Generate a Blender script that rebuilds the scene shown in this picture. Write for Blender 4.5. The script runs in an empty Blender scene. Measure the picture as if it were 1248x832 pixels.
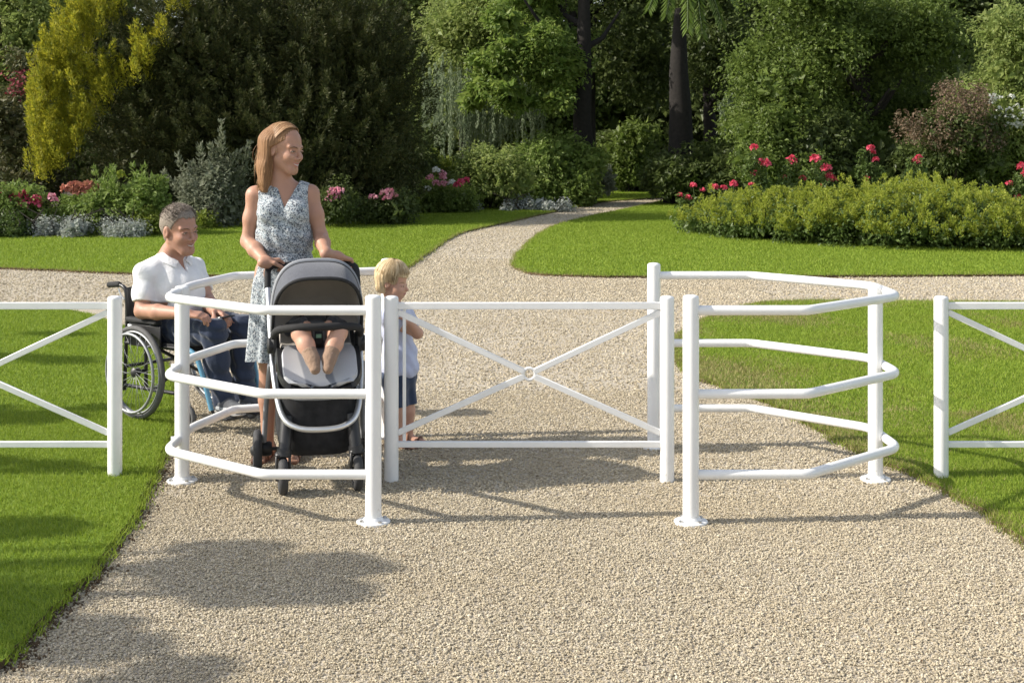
import bpy, math, random
import numpy as np
from mathutils import Vector
random.seed(7)
RNG = np.random.default_rng(11)
PI = math.pi
scene = bpy.context.scene
COL = scene.collection
F, HC, CX, HY = 1700.0, 1.70, 624.0, 155.0      # focal length in photo pixels, camera height, optical centre, horizon row

def W(px, py, y):
    """world point seen at photo pixel (px, py) at the distance y"""
    return np.array(((px-CX)*y/F, y, HC-(py-HY)*y/F))
def GP(px, py):
    y = HC*F/(py-HY)
    return ((px-CX)*y/F, y)
def V(*a): return np.array(a, float)
def nrm(v):
    v = np.asarray(v, float); return v/(np.linalg.norm(v)+1e-12)
def nrmr(a): return a/(np.linalg.norm(a, axis=-1, keepdims=True)+1e-9)

# ---------------------------------------------------------------- objects
def setp(o, label=None, cat=None, group=None, kind=None):
    if label: o['label'] = label
    if cat: o['category'] = cat
    if group: o['group'] = group
    if kind: o['kind'] = kind
    return o
def thing(name, loc, label, cat, group=None):
    o = bpy.data.objects.new(name, None); COL.objects.link(o)
    o.location = loc; o.empty_display_size = 0.1
    return setp(o, label, cat, group)
def world_loc(o):
    v = np.zeros(3)
    while o is not None:
        v += np.array(o.location); o = o.parent
    return v
def raw_mesh(name, verts, faces, smooth=False):
    """faces: (N,3)/(N,4) array, or a list of index lists"""
    me = bpy.data.meshes.new(name)
    verts = np.asarray(verts, np.float32)
    if isinstance(faces, np.ndarray):
        k = faces.shape[1]
        me.vertices.add(len(verts)); me.vertices.foreach_set('co', verts.ravel())
        me.loops.add(faces.size); me.loops.foreach_set('vertex_index', faces.astype(np.int32).ravel())
        me.polygons.add(len(faces)); me.polygons.foreach_set('loop_start', np.arange(0, faces.size, k, dtype=np.int32))
        me.update(calc_edges=True)
    else:
        me.from_pydata([tuple(map(float, v)) for v in verts], [], [tuple(map(int, f)) for f in faces])
    me.polygons.foreach_set('use_smooth', np.full(len(me.polygons), bool(smooth)))
    me.update()
    return me
def obj(name, verts, faces, mat, parent=None, smooth=False, loc=None):
    """verts in WORLD coordinates; the origin goes to the parent's origin (or loc)"""
    base = world_loc(parent) if parent is not None else (np.zeros(3) if loc is None else np.array(loc, float))
    me = raw_mesh(name, np.asarray(verts, float)-base, faces, smooth)
    for m in (mat if isinstance(mat, (list, tuple)) else [mat]): me.materials.append(m)
    o = bpy.data.objects.new(name, me); COL.objects.link(o)
    if parent is not None: o.parent = parent
    else: o.location = base
    return o

class MB:
    def __init__(s): s.v = []; s.f = []; s.mi = []; s.cur = 0
    def add(s, vs, fs):
        n = len(s.v); s.v += [tuple(x) for x in vs]; s.f += [tuple(i+n for i in f) for f in fs]; s.mi += [s.cur]*len(fs); return s
    def tube(s, path, r, n=12, closed=False, cap=True, ry=None, up=None):
        P = [np.array(p, float) for p in path]; m = len(P)
        R = [r]*m if np.isscalar(r) else list(r)
        T = []
        for i in range(m):
            if closed: t = P[(i+1) % m]-P[i-1]
            else: t = P[min(i+1, m-1)]-P[max(i-1, 0)]
            T.append(nrm(t))
        a = np.array(up, float) if up is not None else (V(0,0,1) if abs(T[0][2]) < .9 else V(1,0,0))
        vs = []; N = nrm(a-T[0]*np.dot(a, T[0]))
        for i in range(m):
            if up is not None: N = nrm(a-T[i]*np.dot(a, T[i]))
            else: N = nrm(N-T[i]*np.dot(N, T[i]))
            B = np.cross(T[i], N)
            for k in range(n):
                q = 2*PI*k/n; vs.append(P[i]+(N*math.cos(q))*(R[i] if ry is None else R[i]*ry)+B*math.sin(q)*R[i])
        fs = []
        for i in range(m if closed else m-1):
            j = (i+1) % m
            for k in range(n):
                l = (k+1) % n; fs.append((i*n+k, i*n+l, j*n+l, j*n+k))
        if cap and not closed:
            fs.append(tuple(range(n-1, -1, -1))); fs.append(tuple((m-1)*n+k for k in range(n)))
        return s.add(vs, fs)
    def lathe(s, prof, c=(0,0,0), axis=(0,0,1), n=24):
        ax = nrm(axis); a = V(1,0,0) if abs(ax[0]) < .9 else V(0,1,0)
        N = nrm(a-ax*np.dot(a, ax)); B = np.cross(ax, N); c = np.array(c, float)
        vs = []
        for (r, z) in prof:
            for k in range(n):
                q = 2*PI*k/n; vs.append(c+ax*z+(N*math.cos(q)+B*math.sin(q))*r)
        fs = []
        for i in range(len(prof)-1):
            for k in range(n):
                l = (k+1) % n; fs.append((i*n+k, i*n+l, (i+1)*n+l, (i+1)*n+k))
        fs.append(tuple(range(n-1, -1, -1))); fs.append(tuple((len(prof)-1)*n+k for k in range(n)))
        return s.add(vs, fs)
    def box(s, c, half, ax=None, bev=0.0):
        ax = np.eye(3) if ax is None else np.array(ax, float); c = np.array(c, float)
        hx, hy, hz = half; b = min(bev, min(half)*.9)
        if b <= 0:
            vs = [c+ax[0]*x*hx+ax[1]*y*hy+ax[2]*z*hz for z in (-1,1) for y in (-1,1) for x in (-1,1)]
            return s.add(vs, [(0,2,3,1),(4,5,7,6),(0,1,5,4),(2,6,7,3),(0,4,6,2),(1,3,7,5)])
        vs = []; 
        def ring(z, i):
            out = []
            for (sx, sy) in ((1,1),(-1,1),(-1,-1),(1,-1)):
                pts = [(hx-i, hy-b), (hx-b-(0), hy-i)]
                if sx*sy < 0: pts = pts[::-1]
                for (x, y) in pts: out.append((sx*x, sy*y, z))
            return out
        R = ring(-hz, b)+ring(-hz+b, 0)+ring(hz-b, 0)+ring(hz, b)
        vs = [c+ax[0]*x+ax[1]*y+ax[2]*z for (x, y, z) in R]
        fs = [tuple(range(7, -1, -1)), tuple(range(24, 32))]
        for i in range(3):
            for k in range(8):
                l = (k+1) % 8; fs.append((i*8+k, i*8+l, (i+1)*8+l, (i+1)*8+k))
        return s.add(vs, fs)
    def ball(s, c, rad, n=12, m=8, ax=None):
        ax = np.eye(3) if ax is None else np.array(ax, float); c = np.array(c, float)
        rad = (rad,)*3 if np.isscalar(rad) else rad
        vs = [c-ax[2]*rad[2]]
        for i in range(1, m):
            th = PI*i/m-PI/2
            for k in range(n):
                q = 2*PI*k/n
                vs.append(c+ax[0]*rad[0]*math.cos(th)*math.cos(q)+ax[1]*rad[1]*math.cos(th)*math.sin(q)+ax[2]*rad[2]*math.sin(th))
        vs.append(c+ax[2]*rad[2]); L = len(vs)-1
        fs = [(0, 1+(k+1) % n, 1+k) for k in range(n)]
        for i in range(m-2):
            for k in range(n):
                l = (k+1) % n; a = 1+i*n; fs.append((a+k, a+l, a+n+l, a+n+k))
        a = 1+(m-2)*n
        fs += [(a+k, a+(k+1) % n, L) for k in range(n)]
        return s.add(vs, fs)
    def grid(s, P, thick=0.0):
        """P[i][j] points; optional thickness along the averaged normal"""
        P = np.array(P, float); a, b = P.shape[:2]
        if thick:
            du = np.gradient(P, axis=0); dv = np.gradient(P, axis=1); Nn = nrmr(np.cross(du, dv))
            A, Bk = P+Nn*thick/2, P-Nn*thick/2
            vs = list(A.reshape(-1, 3))+list(Bk.reshape(-1, 3)); o = a*b; fs = []
            for i in range(a-1):
                for j in range(b-1):
                    q = (i*b+j, (i+1)*b+j, (i+1)*b+j+1, i*b+j+1); fs.append(q); fs.append(tuple(o+x for x in q[::-1]))
            for i in range(a-1):
                fs.append((i*b, o+i*b, o+(i+1)*b, (i+1)*b)); fs.append((i*b+b-1, (i+1)*b+b-1, o+(i+1)*b+b-1, o+i*b+b-1))
            for j in range(b-1):
                fs.append((j, j+1, o+j+1, o+j)); e = (a-1)*b; fs.append((e+j, o+e+j, o+e+j+1, e+j+1))
            return s.add(vs, fs)
        fs = [(i*b+j, (i+1)*b+j, (i+1)*b+j+1, i*b+j+1) for i in range(a-1) for j in range(b-1)]
        return s.add(list(P.reshape(-1, 3)), fs)
    def build(s, name, mat, parent=None, smooth=True, loc=None, angle=40):
        o = obj(name, s.v, s.f, mat, parent, smooth, loc)
        if isinstance(mat, (list, tuple)): o.data.polygons.foreach_set('material_index', np.array(s.mi, np.int32))
        if smooth and angle:
            me = o.data
            bmn = np.zeros(len(me.polygons)*3, np.float32); me.polygons.foreach_get('normal', bmn); bmn = bmn.reshape(-1, 3)
            ek = {}
            for p in me.polygons:
                for e in p.edge_keys: ek.setdefault(e, []).append(p.index)
            ca = math.cos(math.radians(angle)); sharp = np.zeros(len(me.edges), bool)
            for e in me.edges:
                q = ek.get(tuple(sorted(e.vertices)), ())
                if len(q) == 2 and float(np.dot(bmn[q[0]], bmn[q[1]])) < ca: sharp[e.index] = True
            at = me.attributes.new('sharp_edge', 'BOOLEAN', 'EDGE'); at.data.foreach_set('value', sharp)
        return o

def fillet(pts, r, n=7):
    P = [np.array(p, float) for p in pts]; out = [P[0]]
    for i in range(1, len(P)-1):
        a, b, c = P[i-1], P[i], P[i+1]
        u, w = nrm(a-b), nrm(c-b)
        d = min(r[i] if isinstance(r, list) else r, np.linalg.norm(a-b)*.49, np.linalg.norm(c-b)*.49)
        p0, p2 = b+u*d, b+w*d
        for k in range(n+1):
            t = k/n; out.append((1-t)**2*p0+2*t*(1-t)*b+t*t*p2)
    out.append(P[-1]); return out
def smoothpath(pts, n=8, closed=False):
    P = [np.array(p, float) for p in pts]; out = []; m = len(P)
    for i in range(m if closed else m-1):
        if closed: p0, p1, p2, p3 = P[i-1], P[i], P[(i+1) % m], P[(i+2) % m]
        else: p0, p1, p2, p3 = P[max(i-1, 0)], P[i], P[i+1], P[min(i+2, m-1)]
        for k in range(n):
            t = k/n
            out.append(.5*((2*p1)+(-p0+p2)*t+(2*p0-5*p1+4*p2-p3)*t*t+(-p0+3*p1-3*p2+p3)*t**3))
    if not closed: out.append(P[-1])
    return out

# ---------------------------------------------------------------- materials
class NT:
    def __init__(s, name):
        s.m = bpy.data.materials.new(name); s.m.use_nodes = True; s.t = s.m.node_tree; s.t.nodes.clear()
        s.out = s.n('ShaderNodeOutputMaterial')
    def n(s, typ, **kw):
        x = s.t.nodes.new(typ)
        for k, v in kw.items():
            if k.startswith('i_'):
                key = k[2:].replace('_', ' '); x.inputs[int(key) if key.isdigit() else key].default_value = v
            else: setattr(x, k, v)
        return x
    def l(s, a, b): s.t.links.new(a, b)
    def ramp(s, fac, stops, interp='LINEAR'):
        r = s.n('ShaderNodeValToRGB'); r.color_ramp.interpolation = interp; e = r.color_ramp.elements
        while len(e) < len(stops): e.new(.5)
        for k, (p, c) in enumerate(stops):
            e[k].position = p; e[k].color = (*c, 1) if len(c) == 3 else c
        s.l(fac, r.inputs[0]); return r.outputs[0]
    def mix(s, fac, a, b, mode='MIX'):
        x = s.n('ShaderNodeMix', data_type='RGBA', blend_type=mode)
        for sock, val in ((x.inputs[0], fac), (x.inputs[6], a), (x.inputs[7], b)):
            if hasattr(val, 'is_linked') or isinstance(val, bpy.types.NodeSocket): s.l(val, sock)
            else: sock.default_value = (*val, 1) if isinstance(val, tuple) and len(val) == 3 else val
        return x.outputs[2]
    def coord(s): return s.n('ShaderNodeTexCoord').outputs['Object']
    def noise(s, co, scale, detail=3, rough=.55, dist=0):
        x = s.n('ShaderNodeTexNoise', i_Scale=scale, i_Detail=detail, i_Roughness=rough, i_Distortion=dist); s.l(co, x.inputs['Vector']); return x.outputs[0]
    def bump(s, h, strength=.3, dist=.01):
        x = s.n('ShaderNodeBump', i_Strength=strength, i_Distance=dist); s.l(h, x.inputs['Height']); return x.outputs[0]
    def bsdf(s, color=None, rough=.6, metal=0, spec=.5, normal=None, coat=0, sheen=0, sss=0):
        b = s.n('ShaderNodeBsdfPrincipled'); b.inputs['Metallic'].default_value = metal
        b.inputs['Specular IOR Level'].default_value = spec; b.inputs['Coat Weight'].default_value = coat
        b.inputs['Sheen Weight'].default_value = sheen
        if sss:
            b.inputs['Subsurface Weight'].default_value = sss; b.inputs['Subsurface Radius'].default_value = (.9, .35, .2); b.inputs['Subsurface Scale'].default_value = .008
        for k, v in (('Base Color', color), ('Roughness', rough)):
            if isinstance(v, bpy.types.NodeSocket): s.l(v, b.inputs[k])
            elif v is not None: b.inputs[k].default_value = (*v, 1) if isinstance(v, tuple) else v
        if normal is not None: s.l(normal, b.inputs['Normal'])
        s.l(b.outputs[0], s.out.inputs[0]); return b

def plain(name, c, rough=.5, metal=0, var=.12, scale=20, bump=0, bscale=200, spec=.5, coat=0, sheen=0):
    t = NT(name); co = t.coord(); n = t.noise(co, scale, 4)
    d = tuple(x*(1-var) for x in c); b = tuple(min(1, x*(1+var)) for x in c)
    col = t.ramp(n, [(.3, d), (.7, b)])
    nr = t.bump(t.noise(co, bscale, 3), bump, .002) if bump else None
    t.bsdf(col, rough, metal, spec, nr, coat, sheen); return t.m

def leafmat(name, cols, trans=.35, rough=.5, spec=.3, clump=None, cmax=1.0):
    """each leaf (mesh island) its own shade between the given leaf colours"""
    t = NT(name); g = t.n('ShaderNodeNewGeometry')
    n = len(cols); col = t.ramp(g.outputs['Random Per Island'], [((k+.5)/n, c) for k, c in enumerate(cols)])
    if clump:
        nz = t.noise(t.coord(), clump[0], 2)
        col = t.mix(t.ramp(nz, [(.42, (0,0,0)), (.62, (cmax,)*3)]), col, clump[1])
    b = t.bsdf(col, rough, 0, spec)
    tr = t.n('ShaderNodeBsdfTranslucent'); t.l(col, tr.inputs[0])
    mx = t.n('ShaderNodeMixShader', i_0=trans); t.l(b.outputs[0], mx.inputs[1]); t.l(tr.outputs[0], mx.inputs[2])
    t.l(mx.outputs[0], t.out.inputs[0]); return t.m

# ---------------------------------------------------------------- scattered faces (leaves, blades, stones)
def frames(tan, nor):
    t = nrmr(tan); n = nrmr(nor-t*np.sum(nor*t, -1, keepdims=True)); s = np.cross(t, n); return t, n, s
LEAF_V = np.array([[0,0,0],[.5,.45,.12],[0,1,0],[-.5,.45,.12]]); LEAF_F = np.array([[0,1,2],[0,2,3]])
BLADE_V = np.array([[-.5,0,0],[.5,0,0],[0,1,.25]]); BLADE_F = np.array([[0,1,2]])
def scatter(pos, tan, nor, length, width, tv=LEAF_V, tf=LEAF_F):
    n = len(pos); t, nn, s = frames(tan, nor)
    L = np.broadcast_to(np.asarray(length, float), (n,))[:, None, None]; Wd = np.broadcast_to(np.asarray(width, float), (n,))[:, None, None]
    v = pos[:, None, :]+s[:, None, :]*tv[None, :, 0:1]*Wd+t[:, None, :]*tv[None, :, 1:2]*L+nn[:, None, :]*tv[None, :, 2:3]*L
    f = tf[None]+(np.arange(n)*len(tv))[:, None, None]
    return v.reshape(-1, 3), f.reshape(-1, tf.shape[1])
def rdir(n): return nrmr(RNG.normal(size=(n, 3)))
def subclumps(lobes, per_area, rmin, rmax, jitter=.12, lower=-1.0):
    """small clumps spread over the surface of ellipsoid lobes (c, r)"""
    C = []; R = []
    for c, r in lobes:
        c = np.array(c, float); r = np.array(r, float)
        area = 4*PI*((r[0]*r[1])**1.6/3+(r[0]*r[2])**1.6/3+(r[1]*r[2])**1.6/3)**(1/1.6)
        n = max(3, int(area*per_area)); d = rdir(n*2); d = d[d[:, 2] > lower][:n]; n = len(d)
        sc = 1+RNG.normal(size=(n, 1))*jitter-abs(RNG.normal(size=(n, 1)))*jitter*.6
        C.append(c+d*r*sc); R.append(RNG.uniform(rmin, rmax, n))
    return np.concatenate(C), np.concatenate(R)
def clump_leaves(C, R, n, size, aspect=.5, up=.5, out=.7, rnd=.6, hollow=.5, flat=1.0):
    w = R**2/np.sum(R**2); idx = RNG.choice(len(C), n, p=w); d = rdir(n)
    rad = (hollow+(1-hollow)*RNG.random((n, 1)))
    off = d*rad*R[idx][:, None]; off[:, 2] *= flat
    pos = C[idx]+off; nor = nrmr(d*out+V(0,0,up)+rdir(n)*rnd)
    tan = nrmr(np.cross(nor, rdir(n))+d*.5-V(0,0,.35))
    L = size*RNG.uniform(.6, 1.3, n)
    return scatter(pos, tan, nor, L, L*aspect)
def join(*vf):
    V_ = []; F_ = []; k = 0
    for v, f in vf: V_.append(v); F_.append(f+k); k += len(v)
    return np.concatenate(V_), np.concatenate(F_)
def plumes(C, D, n_each, length, radius, bl, bw):
    """feathery upright sprays: C bases, D axes"""
    n = len(C); idx = np.repeat(np.arange(n), n_each); m = len(idx)
    t = RNG.random(m)**.8; ln = length*RNG.uniform(.6, 1.3, n)[idx]; ax = nrmr(D)[idx]
    rd = nrmr(np.cross(ax, rdir(m))); r = radius*(1-t*.85)*RNG.uniform(.3, 1, m)
    pos = C[idx]+ax*(t*ln)[:, None]+rd*r[:, None]
    tan = nrmr(ax*.9+rd*.75+rdir(m)*.35); nor = nrmr(rd+rdir(m)*.5)
    L = bl*RNG.uniform(.6, 1.3, m)
    return scatter(pos, tan, nor, L, L*bw)
# ---------------------------------------------------------------- smooth bodies from distance fields
class Body:
    def __init__(s): s.p = []
    def cap(s, a, b, r1, r2, k=.03, op=1, tag=None): s.p.append(('c', np.array(a, float), np.array(b, float), r1, r2, k, op, tag)); return s
    def chain(s, pts, rs, k=.03, tag=None):
        for i in range(len(pts)-1): s.cap(pts[i], pts[i+1], rs[i], rs[i+1], k, 1, tag)
        return s
    def ell(s, c, r, ax=None, k=.03, op=1, tag=None):
        s.p.append(('e', np.array(c, float), np.array(r, float), np.eye(3) if ax is None else np.array(ax, float), None, k, op, tag)); return s
    def tags(s, *names):
        b = Body(); b.p = [p for p in s.p if p[7] in names]; return b
def prim_box(p):
    if p[0] == 'c':
        r = max(p[3], p[4]); return np.minimum(p[1], p[2])-r, np.maximum(p[1], p[2])+r
    r = np.abs(p[3].T)@p[2]; return p[1]-r, p[1]+r
def field(body, h, pad=.03, infl=0.0, lo=None, hi=None):
    bx = [prim_box(p) for p in body.p if p[6] > 0]
    l = np.min([b[0] for b in bx], 0)-pad-infl; u = np.max([b[1] for b in bx], 0)+pad+infl
    if lo is not None: l = np.maximum(l, lo)
    if hi is not None: u = np.minimum(u, hi)
    n = np.ceil((u-l)/h).astype(int)+1
    D = np.full(n, .2, np.float32)
    gx, gy, gz = [np.float32(l[i])+np.arange(n[i], dtype=np.float32)*np.float32(h) for i in range(3)]
    for p in body.p:
        a, b = prim_box(p); m = .045+p[5]+infl
        i0 = np.clip(((a-m-l)/h).astype(int), 0, n); i1 = np.clip(((b+m-l)/h).astype(int)+2, 0, n)
        if np.any(i1 <= i0): continue
        sl = tuple(slice(i0[i], i1[i]) for i in range(3))
        X = gx[sl[0]][:, None, None]; Y = gy[sl[1]][None, :, None]; Z = gz[sl[2]][None, None, :]
        if p[0] == 'c':
            ba = (p[2]-p[1]); L2 = float(ba@ba)+1e-12
            x, y, z = X-p[1][0], Y-p[1][1], Z-p[1][2]
            t = np.clip((x*ba[0]+y*ba[1]+z*ba[2])/L2, 0, 1).astype(np.float32)
            d = np.sqrt((x-t*ba[0])**2+(y-t*ba[1])**2+(z-t*ba[2])**2)-(p[3]+(p[4]-p[3])*t)
        else:
            x, y, z = X-p[1][0], Y-p[1][1], Z-p[1][2]; A = p[3]; r = p[2]
            q = [(x*A[i][0]+y*A[i][1]+z*A[i][2]) for i in range(3)]
            k0 = np.sqrt((q[0]/r[0])**2+(q[1]/r[1])**2+(q[2]/r[2])**2)
            k1 = np.sqrt((q[0]/r[0]**2)**2+(q[1]/r[1]**2)**2+(q[2]/r[2]**2)**2)+1e-6
            d = k0*(k0-1)/k1
        d = d.astype(np.float32); old = D[sl]; k = p[5]
        if p[6] > 0:
            hh = np.maximum(k-np.abs(old-d), 0)/k; D[sl] = np.minimum(old, d)-hh*hh*k*.25
        else:
            d = -d; hh = np.maximum(k-np.abs(old-d), 0)/k; D[sl] = np.maximum(old, d)+hh*hh*k*.25
    D -= infl
    return D, l, h, (gx[:, None, None], gy[None, :, None], gz[None, None, :])
def nets(D, l, h):
    """naive surface nets"""
    D = D.copy()
    for ax in range(3):
        sl = [slice(None)]*3
        for e in (0, -1):
            sl[ax] = e; D[tuple(sl)] = np.maximum(D[tuple(sl)], 1e-3)
    S = D < 0; n = np.array(D.shape)
    cnt = np.zeros(n-1, np.int8)
    corners = [(i, j, k) for i in (0, 1) for j in (0, 1) for k in (0, 1)]
    for (i, j, k) in corners: cnt += S[i:n[0]-1+i, j:n[1]-1+j, k:n[2]-1+k]
    act = (cnt > 0) & (cnt < 8); ijk = np.argwhere(act)
    idm = np.full(n-1, -1, np.int32); idm[act] = np.arange(len(ijk))
    acc = np.zeros((len(ijk), 3), np.float32); c = np.zeros(len(ijk), np.float32)
    vals = {q: D[ijk[:, 0]+q[0], ijk[:, 1]+q[1], ijk[:, 2]+q[2]] for q in corners}
    for ax in range(3):
        for q in corners:
            if q[ax]: continue
            r = list(q); r[ax] = 1; r = tuple(r); a, b = vals[q], vals[r]; m = (a < 0) != (b < 0)
            t = np.where(m, a/np.where(m, a-b, 1), 0); pt = np.array(q, np.float32)[None]+np.zeros((len(ijk), 1), np.float32); pt[:, ax] += t
            acc[m] += pt[m]; c[m] += 1
    P = (ijk+acc/np.maximum(c, 1)[:, None])*h+l
    Fs = []
    for ax in range(3):
        o1, o2 = [(1, 2), (2, 0), (0, 1)][ax]
        s0 = [slice(None)]*3; s1 = [slice(None)]*3; s0[ax] = slice(0, -1); s1[ax] = slice(1, None)
        for o in (o1, o2): s0[o] = slice(1, -1); s1[o] = slice(1, -1)
        A, B = S[tuple(s0)], S[tuple(s1)]; e = np.argwhere(A != B)
        if not len(e): continue
        inside = A[e[:, 0], e[:, 1], e[:, 2]]; e = e.copy(); e[:, o1] += 1; e[:, o2] += 1
        q = []
        for (da, db) in ((-1, -1), (0, -1), (0, 0), (-1, 0)):
            g = e.copy(); g[:, o1] += da; g[:, o2] += db; q.append(idm[g[:, 0], g[:, 1], g[:, 2]])
        q = np.stack(q, 1); q[~inside] = q[~inside][:, ::-1]; Fs.append(q)
    Fq = np.concatenate(Fs); Fq = Fq[(Fq >= 0).all(1)]
    return P, Fq
def sdf_obj(name, body, mat, parent=None, h=.005, infl=0.0, mod=None, loc=None, pad=.03, lo=None, hi=None):
    D, l, h, (X, Y, Z) = field(body, h, pad, infl, lo, hi)
    if mod is not None: D = mod(D, X, Y, Z).astype(np.float32)
    P, Fq = nets(D, l, h)
    return obj(name, P, Fq, mat, parent, True, loc)
def hand(B, wrist, d, pn, side, curl=(.35, .45, .35), s=1.0, thumb=.5, tag='hand'):
    """palm plus four unequal fingers and a thumb; d along the hand, pn out of the palm, side towards the thumb"""
    d = nrm(d); pn = nrm(pn-d*np.dot(pn, d)); side = nrm(side-d*np.dot(side, d)-pn*np.dot(side, pn))
    w = np.array(wrist, float)
    B.cap(w, w+d*.03*s, .023*s, .022*s, .02, 1, tag)
    for o in (-.028, -.01, .01, .027):
        B.cap(w+d*.015*s+side*o*.5*s, w+d*.085*s+side*o*s, .014*s, .0115*s, .012, 1, tag)
    for o, ln in ((.028, .072), (.0095, .082), (-.0095, .076), (-.0275, .058)):
        p = w+d*.088*s+side*o*s; a = 0; r = .0092*s
        for k, fr in enumerate((.45, .31, .24)):
            a += curl[k]; q = p+(d*math.cos(a)+pn*math.sin(a))*ln*fr*s
            B.cap(p, q, r, r*.9, .004, 1, tag); p = q; r *= .9
    p = w+d*.022*s+side*.022*s; q = p+(d*.55+side*.75+pn*.25)*.038*s; e = q+(d*.85+side*.25+pn*thumb)*.034*s; z = e+(d*.9-side*.05+pn*thumb)*.026*s
    B.cap(p, q, .0145*s, .0115*s, .012, 1, tag); B.cap(q, e, .0112*s, .0098*s, .004, 1, tag); B.cap(e, z, .0098*s, .0082*s, .004, 1, tag)
def head_axes(f, roll=0.0):
    f = nrm(f); l = nrm(np.cross(V(0,0,1), f)); u = np.cross(f, l)
    l2 = l*math.cos(roll)+u*math.sin(roll); u2 = np.cross(f, l2); return np.array([f, l2, u2])
def head(B, c, A, s=1.0, child=False, smile=1.0, fem=False):
    """skull, jaw, brow, nose, lips, ears; A rows are forward, left, up; returns a placer in head units"""
    f, l, u = A
    P = lambda a, b, e: np.array(c)+(f*a+l*b+u*e)*s
    E = lambda q, r, k=.02, op=1: B.ell(P(*q), np.array(r)*s, A, k*s, op, 'head')
    C = lambda q, r, r1, r2, k=.012, op=1: B.cap(P(*q), P(*r), r1*s, r2*s, k*s, op, 'head')
    E((-.012, 0, .032), (.097, .077, .090))
    if child:
        E((.026, 0, -.035), (.066, .064, .062)); C((.066, -.008, -.083), (.066, .008, -.083), .017, .017, .03)
        for q in (1, -1): E((.05, q*.037, -.043), (.036, .031, .032), .03)
        C((.088, 0, -.012), (.103, 0, -.034), .006, .0105, .012)
        ew = .032; ey = -.012
    else:
        g = .86 if fem else 1.0
        E((.022, 0, -.035), (.070, .056, .074)); C((.072, -.010*g, -.103), (.072, .010*g, -.103), .018*g, .018*g, .035)
        for q in (1, -1):
            C((.0, q*.047, -.05), (.06, q*.022*g, -.096), .02*g, .017*g, .03)
            E((.060, q*.038, -.028), (.027, .019, .019), .03)
            C((.083, q*.014, .021), (.068, q*.048, .022), .0095, .008, .014)
        C((.085, 0, .010), (.112, 0, -.029), .007, .0098, .010)
        for q in (1, -1): E((.096, q*.0125, -.036), (.012, .008, .0085), .008)
        ew = .031; ey = .0
    for q in (1, -1):
        E((.098, q*ew, ey), (.022, .017, .012), .014, -1)
        C((.082, q*(ew-.014), ey+.004), (.080, q*(ew+.015), ey+.003), .0055, .005, .006)
    m = -.064 if not child else -.060
    for q in (1, -1):
        C((.0885, 0, m), (.078, q*.025, m+.008*smile), .0055, .003, .008); C((.085, 0, m-.012), (.076, q*.021, m-.002), .0065, .003, .008)
        B.ell(P(-.012, q*.078, -.008), np.array((.019, .009, .032))*s, A, .008*s, 1, 'head')
        B.ell(P(-.004, q*.088, -.006), np.array((.009, .007, .018))*s, A, .006*s, -1, 'head')
    return P, ew, ey, m
from mathutils.bvhtree import BVHTree
def face_parts(P, ew, ey, m, A, s, parent, iris, brow, M, child=False, smile=True, lip=None):
    """eyes, lashes, brows, lips and teeth laid on the modelled face"""
    f, l, u = A; me = parent.data; off = np.array(parent.location); c0 = np.array(P(0, 0, 0))-off
    co = np.zeros(len(me.vertices)*3, np.float32); me.vertices.foreach_get('co', co); co = co.reshape(-1, 3)
    near = np.linalg.norm(co-c0, axis=1) < .17*s; li = np.zeros(len(me.loops), np.int32); me.loops.foreach_get('vertex_index', li); q4 = li.reshape(-1, 4); q4 = q4[near[q4].all(1)]
    bv = BVHTree.FromPolygons(co.tolist(), q4.tolist())
    def on(y, z, lift=0.0):
        o = np.array(P(.2, y, z))-off; h = bv.ray_cast(Vector(o), Vector(-f))
        return (np.array(h[0])+off if h[0] is not None else np.array(P(.085, y, z)))+f*lift*s
    for q in (1, -1):
        e = MB(); pts = [on(q*(ew+d), ey-.001-(d/.013)**2*.0012, -.0003) for d in np.linspace(-.0115, .0125, 7)]
        e.tube(pts, [.0006*s, .0016*s, .0022*s, .0025*s, .0022*s, .0016*s, .0006*s], 8); o = e.build('eye', M['eye_white'], parent)
        mb = MB(); mb.ball(on(q*ew+.001, ey-.0005, .0012), (.0036*s, .0036*s, .0034*s), 10, 8, A); mb.build('iris', iris, o)
        b = MB(); pts = [on(q*(ew+d), ey+.0034-(d/.014)**2*.0028, .0006) for d in np.linspace(-.0125, .0150, 7)]; b.tube(pts, [.0007*s]+[.0019*s]*5+[.0008*s], 6); b.build('eyelashes', brow, parent)
        b = MB(); b.tube([on(q*(ew+d), ey+z, .0002) for d, z in ((-.017,.0185),(-.008,.0225),(.003,.0238),(.013,.021),(.020,.0165))], [.0016*s, .0027*s, .0028*s, .0022*s, .0008*s], 6); b.build('eyebrow', brow, parent)
    g = .010 if smile else .003
    if smile:
        t = MB(); t.tube([on(y, m-.004+abs(y)*.30, .0004) for y in np.linspace(-.019, .019, 9)], [.0008*s, .0022*s]+[.0034*s]*5+[.0022*s, .0008*s], 8); t.build('teeth', M['teeth'], parent)
    if lip is not None:
        mb = MB()
        for (dz, wd, r, cv) in ((.0015, .024, .0030, .32), (-g, .021, .0036, .50)):
            mb.tube([on(y, m+dz+abs(y)*cv*(1 if smile else .15), .0006) for y in np.linspace(-wd, wd, 11)], [.0006*s]+[r*s*.7]*2+[r*s]*5+[r*s*.7]*2+[.0006*s], 8)
        mb.build('lips', lip, parent)
SKY_STRENGTH, SUN_STRENGTH, EXPOSURE = 0.15, 4.4, 0.52
GRASS_DENS, STONES = 1.0, 1.0
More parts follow.
